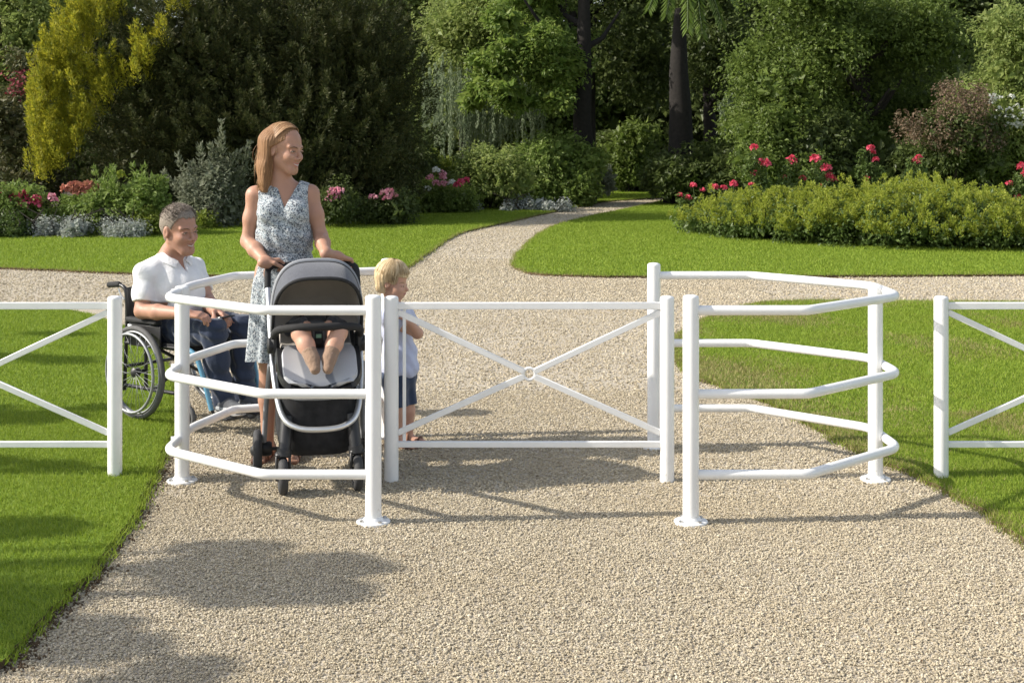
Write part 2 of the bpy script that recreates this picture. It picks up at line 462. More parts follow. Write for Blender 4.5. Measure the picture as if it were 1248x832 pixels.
# ---------------------------------------------------------------- light, sky, camera
SUN_EL, SUN_D = 35.0, nrm(V(1.0, 0.10, -math.tan(math.radians(35.0))))
w = bpy.data.worlds.new('World'); scene.world = w; w.use_nodes = True
nt = w.node_tree; sky = nt.nodes.new('ShaderNodeTexSky'); sky.sky_type = 'NISHITA'; sky.sun_disc = False
sky.sun_elevation = math.radians(SUN_EL); sky.sun_rotation = math.atan2(-SUN_D[0], -SUN_D[1]); sky.air_density = 1.0; sky.dust_density = 1.6; sky.ozone_density = 1.0
hs = nt.nodes.new('ShaderNodeHueSaturation'); hs.inputs['Saturation'].default_value = .55; nt.links.new(sky.outputs[0], hs.inputs['Color']); nt.links.new(hs.outputs[0], nt.nodes['Background'].inputs[0]); nt.nodes['Background'].inputs[1].default_value = SKY_STRENGTH
ld = bpy.data.lights.new('sun', 'SUN'); ld.energy = SUN_STRENGTH; ld.angle = math.radians(.55); ld.color = (1.0, .93, .82)
lo_ = bpy.data.objects.new('sun', ld); COL.objects.link(lo_); lo_.rotation_euler = Vector(SUN_D).to_track_quat('-Z', 'Y').to_euler(); lo_.location = (-20, 3, 15)
cd = bpy.data.cameras.new('camera'); cam = bpy.data.objects.new('camera', cd); COL.objects.link(cam)
cam.location = (0, 0, HC); cam.rotation_euler = (PI/2, 0, 0); cd.sensor_width = 36; cd.lens = F/1248*36
cd.shift_y = -(416-HY)/1248; cd.clip_end = 2000; cd.clip_start = .05; cd.dof.use_dof = True; cd.dof.focus_distance = 6.9; cd.dof.aperture_fstop = 13; scene.camera = cam
vs = scene.view_settings; vs.view_transform = 'Standard'; vs.look = 'None'; vs.gamma = 1; vs.exposure = EXPOSURE; vs.use_curve_mapping = False
scene.cycles.use_denoising = True; scene.cycles.max_bounces = 6; scene.cycles.transparent_max_bounces = 4
scene.cycles.diffuse_bounces = 3; scene.cycles.glossy_bounces = 2; scene.cycles.transmission_bounces = 3

# ---------------------------------------------------------------- materials of the ground
def gravel_mat():
    t = NT('gravel'); co = t.coord()
    v1 = t.n('ShaderNodeTexVoronoi', i_Scale=120.0); t.l(co, v1.inputs['Vector'])
    sep = t.n('ShaderNodeSeparateColor'); t.l(v1.outputs['Color'], sep.inputs[0])
    col = t.ramp(sep.outputs[0], [(0, (.28,.235,.175)), (.3, (.40,.345,.265)), (.6, (.51,.455,.36)), (.85, (.60,.55,.46)), (1, (.32,.285,.235))])
    big = t.noise(co, 1.3, 5, .6)
    col = t.mix(t.ramp(big, [(.35, (0,0,0)), (.75, (1,1,1))]), col, (.38,.325,.245)); 
    col = t.mix(.22, col, (.50,.445,.355))
    inv = t.n('ShaderNodeMath', operation='SUBTRACT', i_0=1.0); t.l(v1.outputs['Distance'], inv.inputs[1])
    t.bsdf(col, .9, 0, .2, t.bump(inv.outputs[0], .9, .006)); return t.m
def lawn_mat(name, c1, c2, dry=None):
    t = NT(name); co = t.coord()
    col = t.ramp(t.noise(co, 55, 4, .7), [(.3, c1), (.7, c2)])
    col = t.mix(t.ramp(t.noise(co, 1.1, 3), [(.4, (0,0,0)), (.7, (1,1,1))]), col, tuple(x*1.15 for x in c2))
    if dry:
        pt = t.ramp(t.noise(co, dry[1], 4, .65), [(.5, (0,0,0)), (.66, (1,1,1))])
        col = t.mix(pt, col, dry[0])
    t.bsdf(col, .9, 0, .15, t.bump(t.noise(co, 160, 2), .8, .012)); return t.m
G1, G2 = (.11,.17,.02), (.165,.245,.03)
M = dict(
    gravel=gravel_mat(), lawn=lawn_mat('lawn', G1, G2), dry_lawn=lawn_mat('dry_lawn', G1, G2, ((.21,.175,.06), .9)),
    soil=plain('soil', (.055,.042,.028), .95, var=.35, scale=9, bump=.6, bscale=60),
    edge=plain('turf_edge', (.10,.065,.035), .95, var=.5, scale=30, bump=.8, bscale=90),
    ground=plain('woodland_floor', (.05,.055,.025), .95, var=.4, scale=3, bump=.5, bscale=40),
    stone_grass=None)
def polygon_sheet(name, xy, z, mat, skirt=None, skirt_mat=None, step=None):
    n = len(xy); vs = [(x, y, z) for x, y in xy]; fs = [tuple(range(n))]
    o = obj(name, vs, fs, mat, loc=(0,0,0)); setp(o, kind='structure')
    me = o.data
    if me.polygons[0].normal.z < 0: me.flip_normals()
    if skirt is not None:
        sv = vs+[(x, y, skirt) for x, y in xy]; sf = [(k, (k+1) % n, n+(k+1) % n, n+k) for k in range(n)]
        s = obj('turf_edge', sv, sf, skirt_mat, o); s['kind'] = 'structure'
    return o
polygon_sheet('ground', [(-400,-60),(400,-60),(400,600),(-400,600)], -.012, M['ground'])
polygon_sheet('gravel_path', [(-40,-6),(40,-6),(40,17.6),(3.2,18.5),(3.4,36.5),(2.0,36.5),(-6,24),(-9,19),(-40,19)], 0.0, M['gravel'])
def wob(xy, amp, seed, n=6, closed=True):
    P = smoothpath([(x, y, 0) for x, y in xy], n, closed); r = np.random.default_rng(seed)
    return [(p[0]+r.normal()*amp, p[1]+r.normal()*amp) for p in P]
L_NEAR = [GP(*p) for p in ((0,818),(62,752),(122,688),(165,627),(193,568),(206,528),(211,500),(206,463),(188,430),(160,407),(110,388),(60,378),(0,374))]
L_NEAR_POLY = wob(L_NEAR, .010, 1, 9, False)+[(-9, 13.1), (-9, 3), (-2.2, 3.0)]
R_NEAR = [GP(*p) for p in ((1300,700),(1248,664),(1185,618),(1110,580),(1055,557),(1005,530),(958,502),(893,478),(850,462),(824,440),(822,418),(836,404),(866,389),(925,372),(1010,368),(1248,370))]
R_NEAR_POLY = wob(R_NEAR, .016, 2, 9, False)+[(14, 13.3), (14, 4), (3.5, 4)]
L_FAR = [(-16,16.6)]+[GP(*p) for p in ((0,328),(110,333),(250,337.5),(400,337.5),(462,335),(499,327),(524,308),(560,286),(615,273),(679,258.5),(736,247),(768,244.5),(815,241.5))]
L_FAR_POLY = [L_FAR[0]]+wob(L_FAR[1:], .012, 3, 6, False)+[(3.9,36),(2,38.5),(-3,34),(-16,24)]
R_FAR = [GP(*p) for p in ((1248,337),(1000,338.5),(791,339),(672,337),(634,331),(626,321),(640,302),(672,279),(720,265),(765,256),(823,242.5))]
R_FAR_POLY = [(16,15.9)]+wob(R_FAR, .012, 4, 6, False)+[(6,36),(16,26)]
polygon_sheet('lawn', L_NEAR_POLY, .030, M['lawn'], -.01, M['edge'])
polygon_sheet('lawn', R_NEAR_POLY, .022, M['dry_lawn'], -.01, M['edge'])
polygon_sheet('lawn', L_FAR_POLY, .030, M['lawn'], -.01, M['edge'])
polygon_sheet('lawn', R_FAR_POLY, .030, M['lawn'], -.01, M['edge'])
L_BED = [GP(*p) for p in ((-60,296),(0,291),(80,292),(150,290),(200,284),(240,279),(300,278),(390,270.5),(450,268),(520,262),(600,256),(660,249),(720,240.5))]
L_BED_POLY = wob(L_BED, .03, 5, 5, False)+[(2.2,60),(-30,60),(-30,22)]
polygon_sheet('flower_bed', L_BED_POLY, .036, M['soil'])

# ---------------------------------------------------------------- grass blades and loose stones
def inside(P, poly):
    x, y = P[:, 0], P[:, 1]; r = np.zeros(len(P), bool); n = len(poly)
    for i in range(n):
        x1, y1 = poly[i]; x2, y2 = poly[i-1]
        c = ((y1 > y) != (y2 > y)) & (x < (x2-x1)*(y-y1)/(y2-y1+1e-12)+x1); r ^= c
    return r
def in_view(P, m=.35): return np.abs(P[:, 0]) < P[:, 1]*(624/F)+m
def smooth_noise(P, sc, seed):
    r = np.random.default_rng(seed); v = np.zeros(len(P))
    for k in range(5):
        a = r.normal(size=2)*sc*(1+.5*k); v += np.sin(P@a+r.uniform(0, 6.3))/(1+.4*k)
    return v/2.2
grass_m = leafmat('grass_blades', [(.19,.275,.026), (.235,.325,.034), (.265,.35,.042), (.30,.37,.055), (.205,.29,.03)], .42, .6, .2)
dry_m = leafmat('dry_grass_blades', [(.27,.25,.08), (.35,.295,.13), (.22,.25,.055), (.40,.325,.17), (.19,.24,.04)], .3, .6, .2)
def blades(name, poly, rect, dens, L, Wd, z, label, dry=None):
    x0, x1, y0, y1 = rect; n = int((x1-x0)*(y1-y0)*dens); P = np.stack([RNG.uniform(x0, x1, n), RNG.uniform(y0, y1, n)], 1)
    P = P[in_view(P, .9)]; P = P[inside(P, poly)]
    n = len(P); pos = np.concatenate([P, np.full((n, 1), z-.003)], 1)
    lean = RNG.normal(size=(n, 3))*.85; lean[:, 2] = 1
    nor = rdir(n)*.5+V(-.25,-.1,1)
    Ln = L*RNG.uniform(.55, 1.25, n); 
    v, f = scatter(pos, lean, nor, Ln, Wd*RNG.uniform(.7, 1.3, n), BLADE_V, BLADE_F)
    mats = [grass_m]
    o = obj(name, v, f, mats, None, False, (0,0,0)); setp(o, label, 'grass', None, 'stuff')
    if dry is not None:
        o.data.materials.append(dry_m)
        q = smooth_noise(P*V(1,.55), 2.1, dry)*.8+RNG.normal(size=n)*.3+.9*np.clip(1-(P[:, 1]-4.6)/9, -1, 1)*0
        ed = np.min(np.abs(P[:, None, :]-np.array(R_NEAR_POLY[::3])[None]).sum(-1), 1)
        q = q+1.0*np.exp(-ed/.16)+.55*np.exp(-ed/.9)-.12
        o.data.polygons.foreach_set('material_index', np.where(q > .58, 1, 0).astype(np.int32))
    return o
D_ = GRASS_DENS
def edge_blades(name, line, z, dens, L, label, mats):
    """longer untrimmed blades leaning out over the cut edge"""
    A = np.array(line); seg = np.linalg.norm(A[1:]-A[:-1], axis=1); n = int(seg.sum()*dens); i = RNG.choice(len(seg), n, p=seg/seg.sum()); t = RNG.random((n, 1))
    gap = smooth_noise(A[i]*(1-t)+A[i+1]*t, 9, 5); P = A[i]*(1-t)+A[i+1]*t+RNG.normal(size=(n, 2))*.018*(1+np.clip(gap, 0, 2)[:, None])
    lean = RNG.normal(size=(n, 3))*.8; lean[:, 2] = .8; pos = np.concatenate([P, np.full((n, 1), z-.012)], 1)
    o = obj(name, *scatter(pos, lean, rdir(n)*.5+V(0,0,1), L*RNG.uniform(.5, 1.4, n), .0048, BLADE_V, BLADE_F), mats, None, False, (0,0,0)); setp(o, label, 'grass', None, 'stuff')
    if len(mats) > 1: o.data.polygons.foreach_set('material_index', (RNG.random(n) < .6).astype(np.int32))
edge_blades('edge_grass', L_NEAR_POLY[:-3], .030, 900, .032, 'untrimmed grass along the cut edge of the near left lawn', [grass_m])
edge_blades('edge_grass', R_NEAR_POLY[:-3], .022, 900, .034, 'dry untrimmed grass along the edge of the near right lawn', [grass_m, dry_m])
edge_blades('edge_grass', L_FAR_POLY[1:-6], .030, 260, .05, 'dry grass along the edge of the far left lawn', [grass_m, dry_m])
edge_blades('edge_grass', R_FAR_POLY[1:-4], .030, 260, .05, 'dry grass along the edge of the far right lawn', [grass_m, dry_m])
blades('grass', L_NEAR_POLY, (-4.6,-1.2,4.2,8.2), 16000*D_, .026, .0045, .030, 'bright mown grass of the near lawn on the left')
blades('grass', L_NEAR_POLY, (-5.6,-1.2,8.2,13.2), 8000*D_, .028, .0062, .030, 'bright mown grass of the near lawn on the left, further back')
blades('grass', R_NEAR_POLY, (1.0,3.6,4.6,8.2), 16000*D_, .026, .0045, .022, 'mown grass with dry patches on the near right lawn', 21)
blades('grass', R_NEAR_POLY, (1.0,5.4,8.2,13.4), 8000*D_, .028, .0062, .022, 'mown grass on the near right lawn, further back', 22)
blades('grass', L_FAR_POLY, (-9.5,3.6,16,36), 2200*D_, .034, .012, .030, 'sunlit mown grass of the far lawn on the left')
blades('grass', R_FAR_POLY, (-.6,9.5,15.5,36), 2200*D_, .034, .012, .030, 'sunlit mown grass of the far lawn on the right')
# loose stones
st_m = leafmat('gravel_stone', [(.33,.28,.19), (.44,.38,.27), (.52,.455,.335), (.50,.43,.31), (.64,.575,.45), (.47,.405,.29), (.38,.33,.24), (.57,.505,.38), (.50,.435,.31), (.27,.225,.165)], 0, .85, .25, (.9, (.43,.36,.245)), .4)
OCT_V = np.array([[1,0,0],[-1,0,0],[0,1,0],[0,-1,0],[0,0,1],[0,0,-1]], float); OCT_F = np.array([[0,2,4],[2,1,4],[1,3,4],[3,0,4],[2,0,5],[1,2,5],[3,1,5],[0,3,5]])
def stones(rect, n, r0, r1):
    x0, x1, y0, y1 = rect; P = np.stack([RNG.uniform(x0, x1, n), RNG.uniform(y0, y1, n)], 1); P = P[in_view(P, .15)]
    m = ~inside(P, L_NEAR_POLY) & ~inside(P, R_NEAR_POLY) & ~inside(P, L_FAR_POLY) & ~inside(P, R_FAR_POLY); P = P[m]; n = len(P)
    r = RNG.uniform(r0, r1, n)*np.where(RNG.random(n) < .06, 1.5, 1); q = nrmr(RNG.normal(size=(n, 3))); t, nn, s = frames(q, rdir(n))
    tv = OCT_V[None]*(r[:, None, None]*RNG.uniform(.6, 1.25, (n, 6, 1)))
    v = tv[..., 0:1]*t[:, None]+tv[..., 1:2]*nn[:, None]+tv[..., 2:3]*s[:, None]
    v[..., 2] *= .75; v += np.concatenate([P, RNG.uniform(.0, .006, (n, 1))], 1)[:, None]
    return v.reshape(-1, 3), (OCT_F[None]+(np.arange(n)*6)[:, None, None]).reshape(-1, 3)
v, f = join(stones((-2.0,2.9,4.0,6.4), int(190000*STONES), .003, .0062), stones((-2.6,2.4,6.4,9.0), int(100000*STONES), .004, .0072), stones((-3.4,2.6,9.0,17.4), int(70000*STONES), .006, .011), stones((-7,7,13.2,18), int(50000*STONES), .008,.014), stones((-3,5,17.4,34), int(60000*STONES), .009, .016))
setp(obj('gravel', v, f, st_m, None, False, (0,0,0)), 'loose beige gravel covering the path', 'gravel', None, 'stuff')
n = 420; P = np.stack([RNG.uniform(-2.2, 3.2, n), RNG.uniform(4.1, 9, n)], 1); P = P[~inside(P, L_NEAR_POLY) & ~inside(P, R_NEAR_POLY)]; n = len(P)
deb = leafmat('dry_leaf_litter', [(.10,.06,.03), (.16,.10,.05), (.07,.05,.03), (.20,.15,.07)], .1, .8)
setp(obj('leaf_litter', *scatter(np.concatenate([P, np.full((n, 1), .010)], 1), rdir(n)*V(1,1,.15), rdir(n)*.3+V(0,0,1), RNG.uniform(.008, .026, n), RNG.uniform(.003, .010, n)), deb, None, False, (0,0,0)), 'scraps of dry leaf and twig lying on the gravel', 'leaf litter', None, 'stuff')
# crumbs of soil along the cut edge of the left lawn
m_ = [L_NEAR_POLY[i] for i in range(len(L_NEAR_POLY)-4)]
n = 3200; i = RNG.integers(0, len(m_)-1, n); t_ = RNG.random((n, 1)); P = np.array(m_)[i]*(1-t_)+np.array(m_)[i+1]*t_+np.abs(RNG.normal(size=(n, 1)))*V(.034, 0)+RNG.normal(size=(n, 2))*.01
r = RNG.uniform(.003, .009, n); v = (OCT_V[None]*r[:, None, None]*RNG.uniform(.6, 1.3, (n, 6, 1)))+np.concatenate([P, np.full((n, 1), .004)], 1)[:, None]
setp(obj('soil_crumbs', v.reshape(-1, 3), (OCT_F[None]+(np.arange(n)*6)[:, None, None]).reshape(-1, 3), M['edge'], None, False, (0,0,0)), 'dark soil crumbs along the cut edge of the left lawn', 'soil', None, 'stuff')
# ---------------------------------------------------------------- trees, shrubs and flowers
bark = plain('bark', (.034,.027,.021), .95, var=.4, scale=14, bump=1, bscale=30)
bark_shaded = plain('shaded_bark', (.016,.013,.011), .95, var=.4, scale=14, bump=1, bscale=30)  # darker bark copy: the trunks' shade is put into its colour
bark_pale = plain('pale_bark', (.16,.14,.11), .95, var=.35, scale=14, bump=1, bscale=30)
LM = dict(
    yew=leafmat('yew_needles', [(.040,.052,.014), (.055,.070,.018), (.070,.082,.024), (.092,.092,.028)], .22, .6),
    gold=leafmat('golden_needles', [(.31,.33,.03), (.43,.41,.036), (.54,.49,.05), (.21,.25,.03)], .5, .6),
    olive=leafmat('olive_leaves', [(.075,.088,.03), (.10,.11,.036), (.12,.11,.045)], .25, .55),
    light=leafmat('light_leaves', [(.21,.275,.075), (.26,.325,.09), (.31,.36,.11)], .52),
    maple=leafmat('maple_leaves', [(.15,.23,.045), (.20,.28,.055), (.25,.32,.075)], .5, .45),
    mid=leafmat('mid_leaves', [(.105,.155,.03), (.145,.20,.04), (.18,.24,.055)], .46, .45),
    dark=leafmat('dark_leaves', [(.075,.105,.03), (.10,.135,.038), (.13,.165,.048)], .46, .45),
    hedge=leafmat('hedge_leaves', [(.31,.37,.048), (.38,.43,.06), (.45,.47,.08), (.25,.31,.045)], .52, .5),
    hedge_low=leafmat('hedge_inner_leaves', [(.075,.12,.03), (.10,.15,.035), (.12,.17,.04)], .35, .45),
    silver=leafmat('silver_leaves', [(.17,.19,.12), (.22,.245,.16), (.28,.30,.21)], .38, .7),
    yellowgreen=leafmat('yellow_green_leaves', [(.14,.19,.025), (.19,.24,.03), (.23,.27,.05)], .45),
    perennial=leafmat('perennial_leaves', [(.15,.22,.045), (.195,.275,.06), (.24,.31,.08)], .4),
    grey=leafmat('grey_foliage', [(.36,.38,.34), (.48,.50,.46), (.28,.31,.27)], .2, .8),
    weep=leafmat('weeping_leaves', [(.22,.28,.16), (.28,.34,.20), (.34,.40,.26)], .5, .6),
    cotinus=leafmat('smoke_bush_leaves', [(.17,.11,.07), (.22,.15,.10), (.13,.11,.06), (.26,.19,.13)], .35, .6),
    palm=leafmat('palm_leaflets', [(.15,.23,.04), (.19,.27,.06), (.23,.31,.09)], .4, .4),
    pink=leafmat('pink_petals', [(.70,.10,.20), (.78,.16,.27), (.62,.06,.13)], .3, .6),
    red=leafmat('rose_petals', [(.70,.08,.14), (.78,.15,.23), (.64,.05,.10)], .3, .6),
    palepink=leafmat('pale_pink_petals', [(.74,.34,.42), (.80,.46,.52), (.70,.25,.36)], .3, .6),
    dusty=leafmat('dusty_red_petals', [(.26,.05,.06), (.32,.07,.09), (.20,.04,.05)], .3, .7),
    white=leafmat('white_petals', [(.72,.72,.68), (.80,.80,.76), (.62,.64,.58)], .3, .7),
    sedum=leafmat('orange_flower_heads', [(.46,.19,.13), (.54,.25,.17), (.40,.15,.11)], .2, .8),
)
def tree_root(name, x, y, label, cat='tree', group=None): return thing(name, (x, y, 0.0), label, cat, group)
def trunk(root, x, y, h, r, mat=None, lean=(0,0), limbs=0, z0=0.0, spread=.6):
    mb = MB(); pts = [(x+lean[0]*t+random.gauss(0, r*.1)*(0 < t < 1), y+lean[1]*t, z0-.05+(h+.05)*t) for t in np.linspace(0, 1, 7)]
    mb.tube(pts, [r*1.45, r*1.08, r, r*.9, r*.78, r*.62, r*.4], 12)
    for k in range(limbs):
        t = random.uniform(.45, .95); b = V(x+lean[0]*t, y+lean[1]*t, z0+h*t); a = random.uniform(0, 2*PI); ln = h*random.uniform(.25, .5)*spread
        mb.tube([b, b+V(math.cos(a), math.sin(a), .5)*ln*.5, b+V(math.cos(a), math.sin(a), .9)*ln], [r*.42, r*.28, r*.1], 8)
    return mb.build('trunk', mat or bark, root)
def crown(root, lobes, mat, n, size, per_area=3, rmin=.2, rmax=.4, aspect=.5, name='crown', inner=.25, **kw):
    C, R = subclumps(lobes, per_area, rmin, rmax, kw.pop('jitter', .12), kw.pop('lower', -1))
    parts = [clump_leaves(C, R, n, size, aspect, **kw)]
    if inner:      # twiggy leaves inside the crown, bigger and fewer
        m = int(n*inner*.5); li = RNG.integers(0, len(lobes), m); c = np.array([l[0] for l in lobes], float)[li]; r = np.array([l[1] for l in lobes], float)[li]
        p = c+rdir(m)*r*(RNG.random((m, 1))**.5)*.88; parts.append(scatter(p, rdir(m), rdir(m), size*2.4, size*1.6))
    return obj(name, *join(*parts), mat, root)
def lobes_in(px0, px1, py0, py1, y, n, r, dy=1.0, flat=.8, seed=0):
    """lobes filling a patch of the view at distance y"""
    rr = np.random.default_rng(seed); a, b = W(px0, py1, y), W(px1, py0, y); L = []
    for k in range(n):
        q = r*rr.uniform(.7, 1.25)
        L.append(((rr.uniform(a[0]+q*.6, max(a[0]+q*.61, b[0]-q*.6)), y+rr.uniform(-dy, dy), rr.uniform(a[2]+q*.5, max(a[2]+q*.51, b[2]-q*.5))), (q, q, q*flat)))
    return L

# --- the big dark conifer with golden tips
T = tree_root('conifer', -4.7, 25.6, 'huge dark green conifer with golden tips, behind the man and woman', 'conifer')
trunk(T, -4.7, 25.8, 3.6, .28, limbs=6)
yl = [((-4.6,25.8,2.0),(2.9,1.7,2.5)), ((-6.3,25.6,1.7),(1.35,1.3,2.4)), ((-2.9,25.6,1.7),(1.25,1.3,2.3)), ((-4.0,24.9,1.2),(2.1,1.1,1.5)), ((-5.6,25.2,3.0),(1.3,1.1,1.5)), ((-3.4,25.5,3.0),(1.4,1.1,1.4))]
C = []; Dd = []
for c, r in yl:
    c, r = np.array(c), np.array(r); n = int(r[0]*r[2]*70); d = rdir(n); d[:, 1] = -np.abs(d[:, 1])*np.where(RNG.random(n) < .8, 1, -1); d = nrmr(d)
    C.append(c+d*r*RNG.uniform(.72, 1.02, (n, 1))); Dd.append(nrmr(d*V(.75,.75,.3)+V(0,0,.62)+RNG.normal(size=(n, 3))*.22))
C = np.concatenate(C); Dd = np.concatenate(Dd); ok = (C[:, 2] > .12) & (C[:, 2] < 4.4); C, Dd = C[ok], Dd[ok]
core = crown(T, [(c, tuple(np.array(r)*.9)) for c, r in yl], LM['yew'], 60000, .085, 3, .25, .5, .25, name='inner_foliage', inner=.25)
obj('foliage', *plumes(C, Dd, 130, .58, .13, .075, .22), LM['yew'], T)
gp = []; gd = []
for (px, t_, bt, y) in ((46,110,205,24.2),(57,70,185,24.3),(68,38,160,24.3),(80,8,125,24.4),(92,-5,95,24.4),(105,-5,70,24.5),(118,5,52,24.5),(62,150,205,24.1),(84,118,195,24.2),(103,88,150,24.3),(119,82,142,24.3),(133,74,126,24.3),(110,122,158,24.2),(165,62,102,24.1),(180,46,92,24.1),(195,38,72,24.2),(215,-10,12,24.3),(96,152,182,24.2),(74,182,208,24.1),(52,190,212,24.1),(128,-8,22,24.6),(150,-8,14,24.6)):
    for k in range(max(3, int((bt-t_)/4.6))):
        p = W(px+RNG.normal()*5.5, RNG.uniform(t_, bt), y+RNG.uniform(-.2, .35)); gp.append(p); gd.append(nrm(V(RNG.normal()*.22-.1, RNG.normal()*.25-.25, 1)))
gp = np.array(gp)-np.array([0, 0, .15])
obj('golden_foliage', *plumes(gp, np.array(gd), 170, .46, .11, .07, .24), LM['gold'], T)

# --- left edge, behind: pale tree, dark hedge with a red flowered shrub
T = tree_root('broadleaf_tree', -11.3, 31, 'light green leafy tree in the top left corner, behind the golden tips')
trunk(T, -11.3, 31, 5, .2, limbs=4); crown(T, lobes_in(-60,75,-120,180,31,9,1.0,.8,seed=1)+[((-10.6,31,4.6),(1.2,1,1.1))], LM['light'], 26000, .10, 5, .2, .42)
T = tree_root('shrub', -8.8, 26.5, 'dull olive shrub at the left edge, below the light green tree', 'shrub')
trunk(T, -8.9, 26.5, 1.2, .08, limbs=5); crown(T, lobes_in(-30,70,110,262,26.3,9,.62,.5,seed=2), LM['olive'], 15000, .075, 9, .14, .3)
T = tree_root('shrub', -8.9, 27.4, 'shrub with small dark red blossoms, left edge of the picture, beside the golden tips', 'shrub')
trunk(T, -8.9, 27.4, 1.6, .06, limbs=4); crown(T, lobes_in(5,60,60,200,27.4,5,.45,.3,seed=3), LM['olive'], 6000, .08, 9, .14, .28)
C, R = subclumps(lobes_in(15,48,72,130,27.0,4,.3,.15,seed=4), 14, .06, .14); obj('blossom', *clump_leaves(C, R, 420, .07, .8), LM['dusty'], T)

# --- the flower bed on the left
def flower_head(root, p, r, mat, n=26, name='flower', dome=.7):
    d = rdir(n); d[:, 2] = np.abs(d[:, 2])*1.0-.25*RNG.random(n); d = nrmr(d); pos = np.array(p)+d*r*.55*V(1,1,dome)
    return obj(name, *scatter(pos, nrmr(np.cross(d, rdir(n))+d*.45), d, r*.85, r*.75), mat, root)
def stemmed(root, p, foot, r=.006):
    mb = MB(); foot = np.array(foot, float); p = np.array(p, float); mb.tube([foot, (foot*.5+p*.5)+V(random.gauss(0,.02), 0, 0), p], [r*1.4, r*1.1, r*.8], 6); return mb.build('stem', M['stem'], root)
M['stem'] = plain('stem', (.09,.13,.04), .7, var=.25)
def bushy(name, px0, px1, py0, py1, y, mat, n, size, label, cat, r=.28, k=8, seed=0, group=None, per=16, aspect=.5, **kw):
    a, b = W(px0, py1, y), W(px1, py1, y); x = (a[0]+b[0])/2
    t = tree_root(name, x, y, label, cat, group)
    L = lobes_in(px0, px1, py0, py1+4, y, k, r, .3, .85, seed)
    crown(t, L, mat, n, size, per, .08, .18, aspect, name='foliage', **kw)
    mb = MB(); 
    for q in range(5):
        g = V(x+random.gauss(0, .08), y+random.gauss(0, .06), 0); mb.tube([g, g+V(random.gauss(0,.1), random.gauss(0,.05), .25), g+V(random.gauss(0,.2), random.gauss(0,.1), .45)], [.014,.010,.005], 6)
    mb.build('stems', bark, t); return t
P1 = bushy('phlox_plant', -25,75,226,285,22.0, LM['perennial'], 7000,.07,'leafy green plant with bright pink flower heads, left edge of the flower bed','flowering plant', .28,9,11)
for (x, y_) in ((2,236),(18,240),(28,238),(36,246),(44,243),(12,248),(30,250),(45,248),(6,245),(24,246)): flower_head(P1, W(x, y_, 21.75), .085, LM['pink'])
P2 = bushy('sedum_plant', 62,140,236,283,22.2, LM['perennial'], 6500,.07,'green plant topped with flat orange-red flower heads in the left flower bed','flowering plant',.26,8,12)
for (x, y_) in ((82,230),(90,227),(99,229),(107,226),(113,230),(94,233),(104,232)): flower_head(P2, W(x, y_, 22.0), .105, LM['sedum'], 34, dome=.3)
flower_head(P2, W(63,240,21.8), .07, LM['palepink']); flower_head(P2, W(67,244,21.8), .06, LM['palepink'])
P3 = bushy('tall_perennial', 120,196,220,282,22.0, LM['perennial'], 8500,.075,'tall fresh green perennial at the right end of the left flower bed','perennial plant',.27,9,13)
flower_head(P3, W(168,236,21.8), .08, LM['sedum']); flower_head(P3, W(147,213,21.8), .08, LM['hedge'])
sp = [];sd = []
for k in range(26):
    q = W(RNG.uniform(118,190), RNG.uniform(230,262), 21.9+RNG.uniform(-.2,.3)); sp.append(q); sd.append(nrm(V(RNG.normal()*.35, RNG.normal()*.3, 1)))
obj('shoots', *plumes(np.array(sp), np.array(sd), 60, .42, .08, .08, .3), LM['perennial'], P3)
for k, (a, b, lab) in enumerate(((36,66,'grey-white low edging plant, leftmost of those in front of the flower bed'),(74,104,'grey-white low edging plant between the other two, in front of the flower bed'),(124,184,'broad grey-white edging plant at the right, beside the tall green perennial'))):
    bushy('edging_plant', a, b, 271, 289, 21.4, LM['grey'], 2600+1400*(k == 2), .045, lab, 'edging plant', .13, 6+5*(k == 2), 14+k, 'grey edging plants along the flower bed', 30, .4)
bushy('edging_shrub', -30,40,268,292,21.2, LM['hedge_low'], 3000,.055,'low dark green edging shrub at the left end of the bed','shrub',.16,7,18)
bushy('edging_shrub', 100,130,270,287,21.6, LM['mid'], 1500,.055,'small green tuft between two grey edging plants','shrub',.12,5,19)
bushy('edging_shrub', 180,208,262,284,21.7, LM['yellowgreen'], 1800,.055,'small yellow-green tuft just left of the man\'s head','shrub',.13,5,20)
bushy('edging_shrub', 238,256,258,276,23.0, LM['yellowgreen'], 900,.055,'small yellow-green tuft just right of the man\'s head','shrub',.12,4,21)

# --- silver-grey shrub with arching shoots
T = tree_root('silver_shrub', -5.15, 23.6, 'grey-green shrub with upright silvery shoots, behind the man\'s head', 'shrub')
crown(T, lobes_in(225,292,205,276,23.6,9,.36,.25,seed=30), LM['silver'], 9000, .075, 12, .1, .22, .4, name='foliage')
sp = []; sd = []
for (x, y_, dx) in ((247,212,-.08),(258,212,0),(270,206,.06),(282,215,.3),(290,215,.45),(300,218,.55),(232,228,-.4),(224,242,-.7),(262,222,.05),(276,225,.2),(240,222,-.25),(252,230,-.1),(286,232,.4),(295,200,.35),(268,195,.05)):
    sp.append(W(x, y_, 23.4)); sd.append(nrm(V(dx, -.1, 1)))
obj('shoots', *plumes(np.array(sp), np.array(sd), 90, .52, .07, .085, .34), LM['silver'], T)
mb = MB()
for k in range(6): g = V(-5.15+random.gauss(0,.12), 23.7, 0); mb.tube([g, g+V(random.gauss(0,.2),0,.6), g+V(random.gauss(0,.4),-.1,1.1)], [.02,.014,.006], 6)
mb.build('stems', bark, T)
